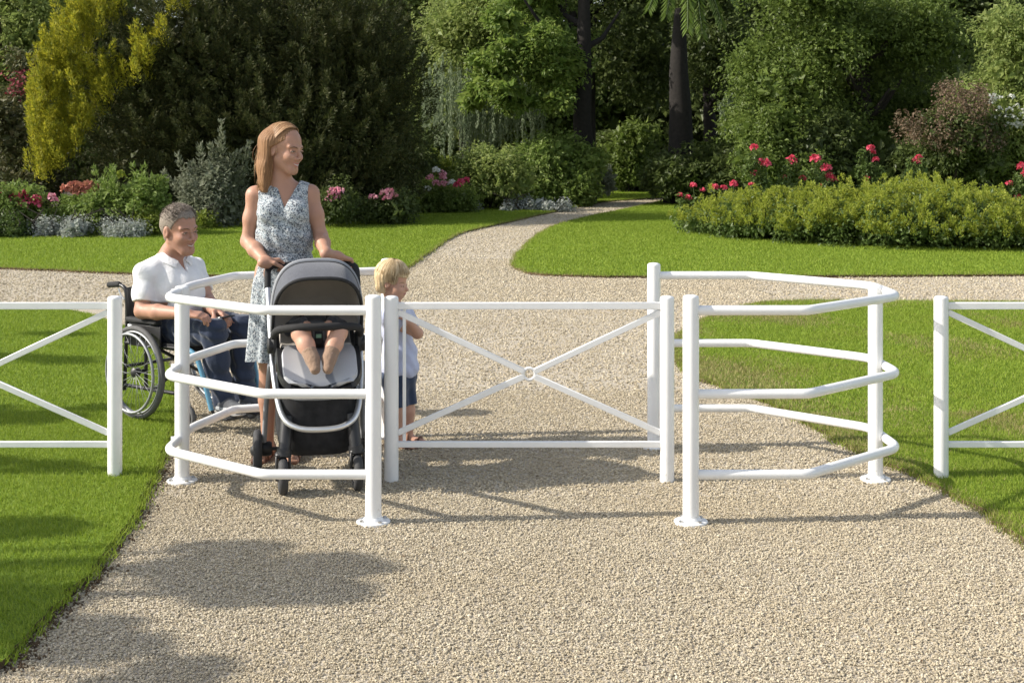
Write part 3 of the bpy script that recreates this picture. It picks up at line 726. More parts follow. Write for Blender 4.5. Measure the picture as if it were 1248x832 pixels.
# --- roses and dark plants at the foot of the conifer, right of the woman
T = tree_root('rose_bush', -3.0, 23.4, 'dark bush with dusty pink blooms just right of the woman', 'rose bush'); crown(T, lobes_in(395,440,232,268,23.4,5,.25,.2,seed=31), LM['dark'], 3500, .06, 12, .1, .2, name='foliage')
for (x, y_) in ((405,234),(410,240),(403,242),(413,233)): flower_head(T, W(x, y_, 23.1), .085, LM['palepink'])
T = tree_root('rose_bush', -2.2, 24.0, 'dark bush with dusty pink blooms under the right edge of the conifer', 'rose bush'); crown(T, lobes_in(440,500,236,268,24.0,6,.25,.2,seed=32), LM['dark'], 4500, .06, 12, .1, .2, name='foliage')
for (x, y_) in ((468,236),(475,234),(480,240),(472,242),(455,241)): flower_head(T, W(x, y_, 23.7), .08, LM['palepink'])

# --- middle: flowering shrubs and the light green mass left of the path
T = bushy('hydrangea_shrub', 500,580,212,262,27.5, LM['mid'], 6500,.075,'shrub with pale and pink flower heads, left end of the middle shrubs','flowering shrub',.36,9,40)
for k in range(9): flower_head(T, W(RNG.uniform(512,556), RNG.uniform(206,232), 27.0), .075, LM['palepink' if k % 3 else 'white'])
for (x, y_) in ((562,222),(568,220),(557,226)): flower_head(T, W(x, y_, 27.0), .075, LM['pink'])
bushy('leafy_shrub', 545,640,188,252,28.6, LM['light'], 10000,.085,'light green leafy shrub right of the pale flower heads','shrub',.45,10,41)
bushy('leafy_shrub', 610,735,172,248,30.0, LM['perennial'], 13000,.09,'broad sunlit green shrub beside the path, in front of the dark trunk','shrub',.5,13,42)
bushy('leafy_shrub', 690,745,205,244,31.0, LM['silver'], 4500,.08,'low grey-green shrub at the right end of the middle shrubs','shrub',.3,6,43)
bushy('leafy_shrub', 500,560,185,232,29.6, LM['yellowgreen'], 5000,.08,'yellow-green shrub behind the pale flower heads','shrub',.38,7,44)
bushy('edging_plant', 560,690,246,257,28.0, LM['grey'], 3000,.06,'thin line of pale edging foliage along the path left of the far bend','edging plant',.12,14,45)

# --- weeping tree
T = tree_root('weeping_tree', -1.5, 33, 'weeping tree with long pale hanging strands, right of the conifer')
trunk(T, -1.1, 33.4, 5.6, .16, limbs=5); crown(T, lobes_in(500,660,-90,105,33,12,.8,.7,seed=50), LM['light'], 13000, .10, 5, .2, .4)
P = [];Nn = []
for k in range(130):
    px = RNG.uniform(515,665); top = RNG.uniform(60,120); bot = RNG.uniform(150,205)-20*(px > 620); y = 33+RNG.uniform(-.9,.6); n = int((bot-top)*1.1); zz = np.linspace(top, bot, n)
    for q in zz: P.append(W(px+math.sin(q*.05+k)*.8, q, y))
P = np.array(P)+RNG.normal(size=(len(P), 3))*.018; tan = nrmr(np.array([0,0,-1.0])+RNG.normal(size=P.shape)*.3)
obj('hanging_strands', *scatter(P, tan, rdir(len(P)), .10*RNG.uniform(.6,1.3,len(P)), .035), LM['weep'], T)
# --- bright maple in front of it
T = tree_root('maple_tree', 1.55, 30.5, 'maple with bright sunlit drooping leaf sprays above the middle shrubs')
trunk(T, 1.58, 30.7, 5.5, .20, bark_shaded, limbs=6)
crown(T, lobes_in(600,735,-70,110,30.6,13,.55,.6,.55,seed=51)+lobes_in(560,690,10,135,30.0,14,.36,.4,.5,seed=52), LM['maple'], 24000, .105, 9, .14, .3, .5, up=.7)
# --- dark trees over the path
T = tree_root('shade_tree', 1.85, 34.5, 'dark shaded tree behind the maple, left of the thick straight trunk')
trunk(T, 1.85, 34.5, 6, .22, bark_shaded, limbs=5); crown(T, lobes_in(700,830,-120,120,34.5,13,1.0,.8,seed=53), LM['dark'], 22000, .12, 4, .25, .5)
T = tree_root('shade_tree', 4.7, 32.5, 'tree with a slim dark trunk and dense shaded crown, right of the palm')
trunk(T, 4.6, 32.5, 4.6, .15, bark_shaded, limbs=4); crown(T, lobes_in(835,900,-110,95,32.5,9,.75,.6,seed=54), LM['dark'], 17000, .11, 5, .2, .45)
# --- palm
T = tree_root('palm_tree', 3.65, 30.5, 'palm with a thick dark trunk and green fronds drooping in from the top edge', 'palm')
trunk(T, 3.68, 30.6, 4.3, .27, bark_shaded)
def frond(root, pts, lw, n=70, mat=None):
    C_ = np.array(smoothpath(pts, 10)); mb = MB(); mb.tube(C_, list(np.linspace(.022, .006, len(C_))), 6)
    fr = mb.build('frond', M['stem'], root)
    t = np.linspace(.05, 1, n); idx = t*(len(C_)-1.001); i = idx.astype(int); p = C_[i]+(C_[i+1]-C_[i])*(idx-i)[:, None]; tg = nrmr(C_[i+1]-C_[i])
    sd_ = nrmr(np.cross(tg, V(0,0,1)+tg*0)); V_ = []
    for sgn in (1, -1):
        tan = nrmr(tg*.75+sd_*sgn*.75+V(0,0,-.45)+RNG.normal(size=p.shape)*.08); V_.append(scatter(p, tan, np.cross(tan, sd_)+V(0,0,.3), lw*(1-.55*t**2), .035))
    obj('leaflets', *join(*V_), LM['palm'], fr)
ct = W(838,-70,30.4)
for tip, up in ((W(790,12,28.6),.3),(W(812,18,28.9),.3),(W(838,36,28.5),.35),(W(856,42,28.7),.3),(W(880,30,29.2),.3),(W(900,8,29.6),.4),(W(770,-10,30),.5),(W(845,15,31.8),.5),(W(915,-40,31),.6)):
    mid = ct*.45+tip*.55+V(0,0,up); frond(T, [ct, ct*.75+tip*.25+V(0,0,up*1.3), mid, tip], .48)
# --- sunlit bushes seen between the trunks
bushy('background_bush', 735,830,88,200,42, LM['yellowgreen'], 9000,.13,'sunlit yellow-green bush far back, left of the thick palm trunk','bush',.85,12,60)
bushy('background_bush', 840,905,120,205,40, LM['yellowgreen'], 6000,.13,'sunlit yellow-green bush far back, between the two dark trunks and the big right tree','bush',.7,9,61)
bushy('background_bush', 730,800,150,215,36, LM['mid'], 5000,.11,'shaded green bush at the path end, left of the palm trunk','bush',.55,8,62)
bushy('background_bush', 860,925,150,222,32, LM['mid'], 6000,.10,'shaded green bush right of the slim trunk, behind the roses','bush',.5,8,63)
mb = MB()
T = tree_root('weeping_shrub', 5.0, 30.5, 'pale weeping shrub hanging beside the left edge of the big right tree', 'shrub')
P = []
for k in range(40):
    px = RNG.uniform(876,912); top = RNG.uniform(112,128); bot = RNG.uniform(135,165)
    for q in np.linspace(top, bot, 30): P.append(W(px+(q-top)*.05, q, 30.3))
P = np.array(P)+RNG.normal(size=(len(P), 3))*.02; obj('hanging_strands', *scatter(P, nrmr(V(0,0,-1)+RNG.normal(size=P.shape)*.3), rdir(len(P)), .09, .035), LM['weep'], T)
trunk(T, 5.0, 30.6, 1.1, .04, limbs=4)
# --- big broadleaf tree on the right
T = tree_root('broadleaf_tree', 7.2, 28.4, 'wide dense dark green tree filling the right background behind the roses')
trunk(T, 7.2, 28.6, 3.6, .25, limbs=6)
crown(T, lobes_in(890,1060,-40,200,28,20,.8,.9,seed=70)+lobes_in(1000,1190,-40,200,28.6,20,.8,.9,seed=71), LM['mid'], 60000, .085, 6, .18, .4)
bushy('leafy_shrub', 905,1000,130,215,26.2, LM['mid'], 8000,.085,'looser green shrub with light leaf tips behind the left roses','shrub',.4,9,72)
T = tree_root('climber_tree', 9.6, 26.3, 'green tree with small white blossoms at the right edge'); trunk(T, 9.75, 26.6, 3.4, .16, limbs=5)
crown(T, lobes_in(1175,1300,15,215,26.3,17,.55,.6,seed=73), LM['light'], 20000, .085, 8, .15, .32)
for k in range(24): flower_head(T, W(RNG.uniform(1202,1250), RNG.uniform(112,155), 25.35), .07, LM['white'], 12)
T = tree_root('smoke_bush', 8.1, 25.4, 'reddish-brown feathery shrub behind the golden hedge', 'shrub')
trunk(T, 8.1, 25.5, 1.0, .06, limbs=6)
crown(T, lobes_in(1100,1220,140,225,25.4,10,.4,.4,seed=74), LM['dark'], 7000, .08, 9, .12, .28, name='foliage')
C, R = subclumps(lobes_in(1100,1160,138,190,25.0,5,.26,.2,seed=75)+lobes_in(1140,1200,100,180,25.0,8,.30,.25,seed=76)+lobes_in(1180,1225,150,182,25.0,4,.22,.2,seed=77), 16, .07, .16, .2)
obj('plumes', *clump_leaves(C, R, 5200, .055, .6), LM['cotinus'], T)

# --- roses behind the golden hedge
def rose_bush(label, blooms, y, foot=None, leaf=1400):
    xs = [b[0] for b in blooms]; x0 = sum(xs)/len(xs); g = W(x0, 240, y); root = tree_root('rose_bush', g[0], y, label, 'rose bush', 'rose bushes behind the golden hedge')
    L = []
    for (x, py, r) in blooms:
        p = W(x, py, y); r *= .8; flower_head(root, p, r, LM['red'], 34); ft = V(p[0]+random.gauss(0,.06), y+.1, 0); stemmed(root, p-V(0,0,.03), ft)
        for k in range(3): L.append((p-V(random.gauss(0,.08), 0, random.uniform(.1,.5)), (.10,.10,.11)))
    crown(root, L, LM['hedge_low'], leaf, .055, 30, .05, .1, .6, name='foliage', inner=0)
    return root
rose_bush('low row of small pink roses at the left end of the golden hedge', [(829,238,.06),(839,241,.07),(845,226,.07),(856,232,.06),(871,228,.075),(882,229,.07),(894,224,.085),(916,225,.06)], 22.6)
rose_bush('tall rose bush with pink blooms, leftmost of the tall ones', [(919,180,.085),(933,199,.11),(919,211,.075),(926,196,.07)], 22.8)
rose_bush('rose bush with one large red-pink bloom, right of the leftmost tall rose bush', [(964,196,.12),(978,217,.08),(956,216,.05)], 22.9)
rose_bush('rose bush with a dense cluster of pink blooms at the middle of the hedge', [(994,194,.11),(1007,205,.11),(1014,219,.10),(1000,227,.07),(1011,214,.08)], 22.8)
rose_bush('tall rose bush with two small blooms one above the other', [(1061,181,.085),(1067,195,.075),(1057,218,.075),(1064,186,.06)], 23.0)
rose_bush('rose bush with a single drooping pale red bloom in front of the reddish-brown shrub', [(1117,197,.10),(1120,192,.07)], 23.0)
rose_bush('rose bush cut by the right edge of the picture', [(1246,204,.11),(1230,224,.07),(1241,240,.075),(1250,212,.09)], 22.6)

# --- golden hedge
T = tree_root('golden_hedge', 5.5, 20.8, 'low rounded yellow-green hedge bed in front of the roses', 'hedge')
hl = []
for (px, top, base, d) in ((860,256,284,.5),(878,244,290,.7),(905,236,296,.9),(935,231,299,1.1),(968,230,302,1.2),(1000,231,304,1.2),(1035,229,306,1.3),(1070,224,308,1.3),(1105,220,309,1.4),(1140,220,310,1.4),(1175,225,310,1.4),(1210,236,310,1.3),(1245,244,310,1.3),(1285,250,312,1.2),(1320,256,312,1.0)):
    yf = HC*F/(base-HY); yc = yf+d; zt = HC-(top-HY)*yc/F-.13; hl.append((((px-CX)*yc/F, yc, zt*.42), (.62 if px > 870 else .42, d, zt*.58)))
C, R = subclumps(hl, 16, .10, .2, .07, -.55)
top = C[:, 2] > .34
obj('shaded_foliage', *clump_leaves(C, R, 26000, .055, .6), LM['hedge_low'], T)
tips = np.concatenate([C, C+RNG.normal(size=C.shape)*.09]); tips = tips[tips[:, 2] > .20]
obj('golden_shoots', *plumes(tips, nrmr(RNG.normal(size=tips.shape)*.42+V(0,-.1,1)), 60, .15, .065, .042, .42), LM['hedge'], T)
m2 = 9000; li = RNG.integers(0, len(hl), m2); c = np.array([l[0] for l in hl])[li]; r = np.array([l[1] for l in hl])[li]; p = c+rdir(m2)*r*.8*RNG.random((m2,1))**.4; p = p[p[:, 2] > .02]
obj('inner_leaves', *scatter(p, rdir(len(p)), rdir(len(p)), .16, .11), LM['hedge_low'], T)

# --- trees that close the view behind everything
k = 0
for (x, y, h, lab) in ((-13,44,9,'far background tree behind the top left corner'),(-6.5,45,9.5,'far background tree above the conifer'),(-1,46,10,'far background tree behind the weeping tree'),(4.5,48,10,'far background tree behind the palm, left of centre of the gap'),(9.5,44,9.5,'far background tree behind the wide right tree'),(15,42,9.5,'far background tree behind the right edge'),(-17,38,8,'far background tree outside the left edge'),(-3.8,40,8,'far background tree between the conifer and the weeping tree'),(1.8,41,8.5,'far background tree behind the maple'),(7.2,40,8,'far background tree between the palm and the wide right tree'),(11.8,38,8,'far background tree behind the smoke-coloured shrub'),(-23,42,9,'far background tree well outside the left edge'),(-29,37,8.5,'far background tree furthest outside the left edge'),(21,44,9.5,'far background tree well outside the right edge'),(27,38,9,'far background tree furthest outside the right edge')):
    T = tree_root('background_tree', x, y, lab, 'tree', 'far background trees closing the view'); trunk(T, x, y, h*.6, .25, limbs=5)
    rr = np.random.default_rng(90+k); L = [((x+rr.uniform(-2.4,2.4), y+rr.uniform(-1,1), rr.uniform(.8, h-1)), (1.5,1.2,1.3)) for q in range(18)]
    crown(T, L, LM[{0:'light',6:'mid',2:'light',7:'light',8:'mid'}.get(k, 'dark')], 19000, .2, 1.8, .4, .8, .6, inner=.7); k += 1  # paler leaves on some trees put sky-lit haze into their colour
# dense undergrowth under the trees
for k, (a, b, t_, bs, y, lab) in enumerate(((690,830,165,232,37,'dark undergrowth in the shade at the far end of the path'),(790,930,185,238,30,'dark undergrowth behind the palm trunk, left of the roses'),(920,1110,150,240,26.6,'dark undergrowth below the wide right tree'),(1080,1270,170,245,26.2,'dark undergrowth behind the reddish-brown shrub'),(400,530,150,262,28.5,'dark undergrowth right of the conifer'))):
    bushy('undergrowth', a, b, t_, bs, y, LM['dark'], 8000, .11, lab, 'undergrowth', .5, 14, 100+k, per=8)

# --- trees beside the viewer, outside the picture, whose branches shade the lawn and gravel
def shade_branch(name, label, targets, foot, z0, fl=.8, per=1000):
    T = tree_root(name, foot[0], foot[1], label); trunk(T, foot[0], foot[1], z0+1.0, .18, limbs=0)
    mb = MB(); L = []
    for (px, py, r, z) in targets:
        g = GP(px, py); s = z/-SUN_D[2]; p = V(g[0]-SUN_D[0]*s, g[1]-SUN_D[1]*s, z); L.append((p, (r, r*fl, r*.35)))
        b = V(foot[0], foot[1], z0*.85); mb.tube([b, (b+p)/2+V(0,0,.25), p], [.05,.03,.01], 7)
    mb.build('branch', bark, T)
    C, R = subclumps(L, 34, .035, .10, .3); obj('crown', *clump_leaves(C, R, int(per*len(L)), .055, .5), LM['mid'], T)
shade_branch('overhanging_tree', 'tree outside the left edge whose branch shades the gravel', [(250,686,.12,3.4),(290,700,.15,3.5),(332,688,.14,3.3),(368,706,.13,3.6),(305,720,.13,3.4),(350,726,.11,3.5),(410,684,.08,3.3),(440,690,.05,3.3),(215,694,.07,3.5),(262,670,.07,3.4),(302,670,.07,3.4),(250,713,.07,3.4),(395,722,.05,3.5),
    (112,770,.08,3.2),(140,790,.08,3.3),(205,818,.09,3.3),(170,830,.08,3.3),(85,800,.07,3.2),(55,652,.14,3.6),(10,648,.16,3.6),(95,650,.10,3.7),(-30,655,.2,3.7),(5,745,.16,3.5),(-40,760,.24,3.5),(35,735,.10,3.4)], (-11.5, 4.4), 4.0, .8, 1000)
shade_branch('overhanging_tree', 'tree outside the left edge whose crown shades the near lawn', [(10,440,.22,4.2),(55,442,.22,4.2),(95,446,.17,4.2),(-40,440,.25,4.4),(0,510,.22,4.3),(40,514,.23,4.3),(80,510,.20,4.2),(112,506,.15,4.2),(-40,505,.26,4.4),(60,411,.09,4.3),(100,412,.07,4.3),(20,572,.07,4.1),(90,574,.06,4.1)], (-13.6, 8.6), 4.6, .6, 1300)
# ---------------------------------------------------------------- white tubular gate, enclosures and fence panels
def white_paint():
    t = NT('white_paint'); co = t.coord()
    n = t.noise(co, 6, 4); col = t.ramp(n, [(.3, (.80,.80,.79)), (.7, (.86,.86,.85))])
    s = t.n('ShaderNodeSeparateXYZ'); t.l(co, s.inputs[0])
    sp = t.noise(co, 38, 3, .7); dirt = t.ramp(sp, [(.62, (0,0,0)), (.78, (1,1,1))])
    low = t.n('ShaderNodeMapRange', i_1=0.0, i_2=.22, i_3=.75, i_4=.06); t.l(s.outputs[2], low.inputs[0])
    f = t.n('ShaderNodeMath', operation='MULTIPLY'); t.l(dirt, f.inputs[0]); t.l(low.outputs[0], f.inputs[1])
    col = t.mix(f.outputs[0], col, (.42,.37,.29))
    t.bsdf(col, .32, 0, .5, t.bump(t.noise(co, 90, 2), .05, .002)); return t.m
WP = white_paint()
def post_bm(x, y, h, r, flange=True, z0=0.0):
    mb = MB(); mb.lathe([(r, z0), (r, h-.012), (r*.97, h-.006), (r*.86, h-.001), (r*.5, h+.0025), (.002, h+.004)], (x, y, 0), n=28); return mb
def add_post(root, x, y, h, r=.035, flange=True):
    p = post_bm(x, y, h, r).build('post', WP, root)
    if flange:
        mb = MB(); mb.lathe([(.073, -.004), (.073, .009), (.070, .012), (.046, .014), (.040, .024), (r+.0015, .028)], (x, y, 0), n=36)
        o = mb.build('base_flange', WP, p)
        b = MB()
        for k in range(4): a = .6+k*PI/2; b.lathe([(.010, .012), (.010, .019), (.006, .021)], (x+.056*math.cos(a), y+.056*math.sin(a), 0), n=6)
        b.build('bolts', M['zinc'], o)
    return p
M['zinc'] = plain('zinc', (.55,.55,.54), .35, .9, var=.1)
RAIL_Z = (.913, .554, .208)
def enclosure(label, posts, path):
    root = thing('railing_enclosure', (posts[1][0], posts[1][1], 0), label, 'railing')
    for k, (x, y) in enumerate(posts): add_post(root, x, y, .938 if k == 1 else .977)
    for z in RAIL_Z:
        mb = MB(); mb.tube([V(p[0], p[1], z) for p in fillet([(a, b, 0) for a, b in path], [0,.035,.085,.085,.035,0], 7)], .0212, 16); mb.build('rail', WP, root)
    # brackets that hold the rails to the corner post
    c = np.array(posts[1]); side = 1 if c[0] > 0 else -1
    for z in RAIL_Z:
        mb = MB(); mb.tube([V(c[0], c[1], z), V(c[0]+side*.05, c[1]-.015, z)], .013, 10); mb.build('bracket', WP, root)
    return root
RE = enclosure('white tubular railing enclosure on the right, empty, with three bent rails', [(.769,5.996),(1.751,6.72),(.754,7.41)], [(.769,5.996),(1.274,6.0),(1.80,6.50),(1.785,6.92),(1.27,7.41),(.754,7.41)])
LE = enclosure('white tubular railing enclosure on the left, around the woman and pram', [(-.596,5.996),(-1.582,6.69),(-.685,7.66)], [(-.596,5.996),(-1.073,6.0),(-1.595,6.44),(-1.595,6.92),(-1.47,7.38),(-.685,7.66)])
def panel(name, label, cat, xl, xr, y, h=.887, r=.0345, zt=.842, zb=.177, ground=0.0, stile=False):
    root = thing(name, ((xl+xr)/2, y, ground), label, cat)
    for x in (xl, xr): add_post(root, x, y, h, r, False).location = (0,0,0)
    def bar(nm, a, b, hw=.0135, hh=.0165):
        mb = MB(); a, b = np.array(a, float), np.array(b, float); d = nrm(b-a); u = np.array((0,-1,0.)); n = np.cross(d, u)
        mb.box((a+b)/2, (np.linalg.norm(b-a)/2, hw, hh), [d, u, n], .003); mb.build(nm, WP, root)
    bar('top_rail', (xl+r*.8, y, zt), (xr-r*.8, y, zt)); bar('bottom_rail', (xl+r*.8, y, zb), (xr-r*.8, y, zb), .0135, .014)
    xc, zc = (xl+xr)/2, (zt+zb)/2+.005
    for sx in (-1, 1):
        for sz in (-1, 1):
            e = V((xr-r*.9) if sx > 0 else (xl+r*.9), y, (zt-.03) if sz > 0 else (zb+.055)); d = nrm(e-V(xc, y, zc)); bar('brace', V(xc, y, zc)+d*.028, e, .008, .0145)
    mb = MB(); mb.tube([V(xc+.028*math.cos(a), y, zc+.028*math.sin(a)) for a in np.linspace(0, 2*PI, 25)[:-1]], .0075, 10, closed=True, ry=1.0); mb.build('centre_ring', WP, root)
    if stile: bar('stile', (xl+.062, y+.004, zb+.014), (xl+.062, y+.004, zt-.0165), .007, .008)
    return root
GY = 6.706
xs = lambda px: (px-CX)*GY/F
panel('gate', 'white steel gate with X bracing and a centre ring, between the two enclosures', 'gate', xs(477), xs(813), GY, stile=True)
panel('fence_panel', 'white X-braced fence panel standing on the left lawn', 'fence', xs(-196), xs(140), GY, ground=.0)
panel('fence_panel', 'white X-braced fence panel standing on the right lawn', 'fence', xs(1147), xs(1483), GY, ground=.0)
# ---------------------------------------------------------------- wheelchair and pram
M.update(
    black_plastic=plain('black_plastic', (.022,.022,.024), .45, var=.2), rubber=plain('rubber', (.10,.10,.10), .8, var=.15, scale=40),
    dark_rubber=plain('dark_rubber', (.045,.045,.047), .75, var=.2, scale=40), foam=plain('foam_grip', (.02,.02,.021), .85, var=.2, bump=.3, bscale=500),
    steel=plain('dull_steel', (.30,.31,.32), .5, .6), alu=plain('aluminium', (.72,.73,.74), .33, .75, var=.06), frame_black=plain('frame_black', (.028,.028,.03), .35, .3),
    blue=plain('blue_paint', (.12,.30,.44), .35, var=.08), nylon=plain('black_nylon', (.024,.024,.026), .9, var=.3, bump=.5, bscale=300),
    slate=plain('slate_fabric', (.065,.070,.088), .85, var=.14, scale=60, bump=.35, bscale=600, sheen=.3), trim=plain('pale_grey_trim', (.27,.28,.30), .7, var=.1, bump=.3, bscale=500),
    lining=plain('beige_lining', (.50,.46,.41), .9, var=.1, scale=8, bump=.3, bscale=500), basket=plain('basket_fabric', (.018,.018,.020), .95, var=.4, scale=30, bump=.6, bscale=400),
    label_white=plain('white_sticker', (.72,.73,.74), .5, var=.05), sole=plain('shoe_sole', (.30,.29,.28), .8), green=plain('green_tag', (.20,.40,.28), .5))
def pad_mat():
    t = NT('footrest_pad'); co = t.coord(); s = t.n('ShaderNodeSeparateXYZ'); t.l(co, s.inputs[0])
    m1 = t.n('ShaderNodeMath', operation='MULTIPLY_ADD', i_1=.55, i_2=.075); t.l(s.outputs[2], m1.inputs[0])
    m2 = t.n('ShaderNodeMath', operation='ADD'); t.l(s.outputs[0], m2.inputs[0]); t.l(m1.outputs[0], m2.inputs[1])
    m2b = t.n('ShaderNodeMath', operation='SUBTRACT', i_1=.42); t.l(m2.outputs[0], m2b.inputs[0])
    m3 = t.n('ShaderNodeMath', operation='ABSOLUTE'); t.l(m2b.outputs[0], m3.inputs[0])
    col = t.ramp(m3.outputs[0], [(.062, (.25,.265,.30)), (.070, (.50,.51,.53))])
    t.bsdf(col, .9, 0, .2, t.bump(t.noise(co, 400, 2), .3, .002)); return t.m
M['pad'] = pad_mat()
def wheel(root, c, axis, R, w, name, tyre_r, spokes=0, handrim=None, hubr=.03, plates=0, tyre=None, rimm=None):
    c = np.array(c, float); ax = nrm(axis); a = nrm(V(0,0,1)-ax*ax[2]); b = np.cross(ax, a); base = (c[0], c[1], 0)
    circ = lambda r, o=0, n=44: [c+ax*o+(a*math.cos(q)+b*math.sin(q))*r for q in np.linspace(0, 2*PI, n+1)[:-1]]
    hub = MB(); hub.lathe([(hubr*.6, -w*.75), (hubr, -w*.5), (hubr*.75, -w*.2), (hubr*.75, w*.2), (hubr, w*.5), (hubr*.55, w*.8), (.003, w*.85)], c, ax, 18)
    o = hub.build(name, M['black_plastic'], root)
    def ring(nm, r, rr, mat, off=0, ry=None):
        mb = MB(); mb.tube(circ(r, off), rr, 12, closed=True, ry=ry, up=ax); mb.build(nm, mat, o)
    ring('tyre', R-tyre_r, tyre_r, tyre or M['rubber'], 0, w*.5/tyre_r)
    ring('rim', R-2*tyre_r-.006, .008, rimm or M['steel'], 0, w*.42/.008)
    if spokes:
        mb = MB()
        for k in range(spokes):
            q = 2*PI*k/spokes; s = 1 if k % 2 else -1; p = c+ax*s*w*.5+(a*math.cos(q+s*.5)+b*math.sin(q+s*.5))*hubr*.9; e = c+(a*math.cos(q)+b*math.sin(q))*(R-2*tyre_r-.004); mb.tube([p, e], .0012, 5)
        mb.build('spokes', M['steel'], o)
    if plates:
        mb = MB()
        for k in range(plates):
            q = 2*PI*k/plates; d = a*math.cos(q)+b*math.sin(q); mb.box(c+d*(R-2*tyre_r)*.5, ((R-2*tyre_r)*.5, w*.22, .011), [d, ax, np.cross(d, ax)], .002)
        mb.build('spokes', rimm or M['black_plastic'], o)
    if handrim:
        ring('handrim', R-.045, .0085, M['steel'], handrim)
        mb = MB()
        for k in range(6):
            q = 2*PI*k/6+.3; d = a*math.cos(q)+b*math.sin(q); mb.tube([c+d*(R-2*tyre_r-.004), c+ax*handrim+d*(R-.047)], .004, 6)
        mb.build('handrim_tabs', M['alu'], o)
    return o
# wheelchair
CA = V(-1.975, 8.215, 0); ch = nrm(V(.77,-.64,0)); cr = V(ch[1], -ch[0], 0); cu = V(0,0,1)
def CH(f, r, z): return CA+ch*f+cr*r+cu*z
WC = thing('wheelchair', CA, 'black manual wheelchair with light blue front tubes, carrying the man in the white polo', 'wheelchair')
GZ = .028
for s in (1, -1): wheel(WC, CH(0, .285*s, .268+GZ), cr*s, .268, .032, 'rear_wheel', .0145, 28, .042, .028)
for s in (1, -1):
    cc = CH(.395, .225*s, .075+(.0 if s < 0 else .004))
    wheel(WC, cc, cr, .074, .03, 'caster_wheel', .014, 0, None, .018, 5, M['rubber'], M['black_plastic'])
    mb = MB(); t_ = CH(.355, .225*s, .20)
    for q in (1, -1): mb.tube([cc+cr*q*.026, cc+cr*q*.026+cu*.07-ch*.015, t_+cr*q*.012-cu*.03], .008, 8)
    mb.tube([t_-cu*.035, t_+cu*.07], .016, 12); mb.build('caster_fork', M['alu'], WC)
for s in (1, -1):
    mb = MB(); r = .215*s
    mb.tube(fillet([CH(-.21, r, .16), CH(-.18, r, .62), CH(-.195, r, .762), CH(-.28, r, .775)], .05), .0115, 10)
    mb.tube(fillet([CH(-.2, r, .44), CH(.36, r, .455)], .05), .0115, 10)
    mb.tube(fillet([CH(-.2, r, .19), CH(.36, r, .20)], .05), .0115, 10)
    mb.tube([CH(.36, r, .20), CH(.36, r, .455)], .0115, 10); mb.tube([CH(0, r, .19), CH(0, r, .45)], .0115, 10)
    mb.tube([CH(0, r, .268+GZ), CH(0, .27*s, .268+GZ)], .012, 10); mb.build('side_frame', M['frame_black'], WC)
    g = MB(); g.tube([CH(-.255, r, .774), CH(-.27, r, .775), CH(-.365, r, .765)], [.015,.018,.017], 12); g.build('push_handle', M['foam'], WC)
    b = MB(); b.tube([CH(-.27, r, .75), CH(-.25, r, .715), CH(-.21, r, .69)], .005, 6); b.build('brake_lever', M['alu'], WC)
    a = MB(); a.box(CH(.0, .235*s, .585), (.15, .026, .014), [ch, cr, cu], .01); a.build('armrest_pad', M['foam'], WC)
    p = MB(); p.box(CH(.02, .236*s, .50), (.15, .006, .065), [ch, cr, cu], .004); sp = p.build('side_panel', M['black_plastic'], WC)
    q = MB(); q.box(CH(.06, .243*s, .505), (.022, .0015, .017), [ch, cr, cu]); q.build('sticker', M['label_white'], sp)
    q = MB(); q.box(CH(-.115, .243*s, .545), (.02, .0015, .011), [ch, cr, cu]); q.build('sticker', M['label_white'], sp)
    f = MB(); f.tube(fillet([CH(.30, r, .455), CH(.43, r*.92, .45), CH(.49, r*.86, .31), CH(.545, r*.8, .13)], .09, 10), .0145, 12); f.build('footrest_tube', M['blue'], WC)
    fp = MB(); fp.box(CH(.60, r*.48, .095), (.085, .075, .007), [ch, cr, cu], .004); fp.tube([CH(.545, r*.8, .14), CH(.56, r*.75, .095)], .009, 8); fp.build('footplate', M['frame_black'], WC)
mb = MB()
for s in (1, -1): mb.tube([CH(.08, .21*s, .20), CH(.08, -.21*s, .44)], .010, 8)
mb.tube([CH(-.2, -.215, .3), CH(-.2, .215, .3)], .01, 8); mb.build('cross_brace', M['frame_black'], WC)
mb = MB(); P = [[CH(f, r, .455-.018*(1-(r/.22)**2)) for r in np.linspace(-.215, .215, 9)] for f in np.linspace(-.18, .30, 8)]; mb.grid(P, .035); mb.build('seat', M['nylon'], WC)
mb = MB(); P = [[CH(-.195-.03*(1-(r/.22)**2), r, z) for r in np.linspace(-.215, .215, 9)] for z in np.linspace(.47, .76, 8)]; mb.grid(P, .012); mb.build('backrest', M['nylon'], WC)

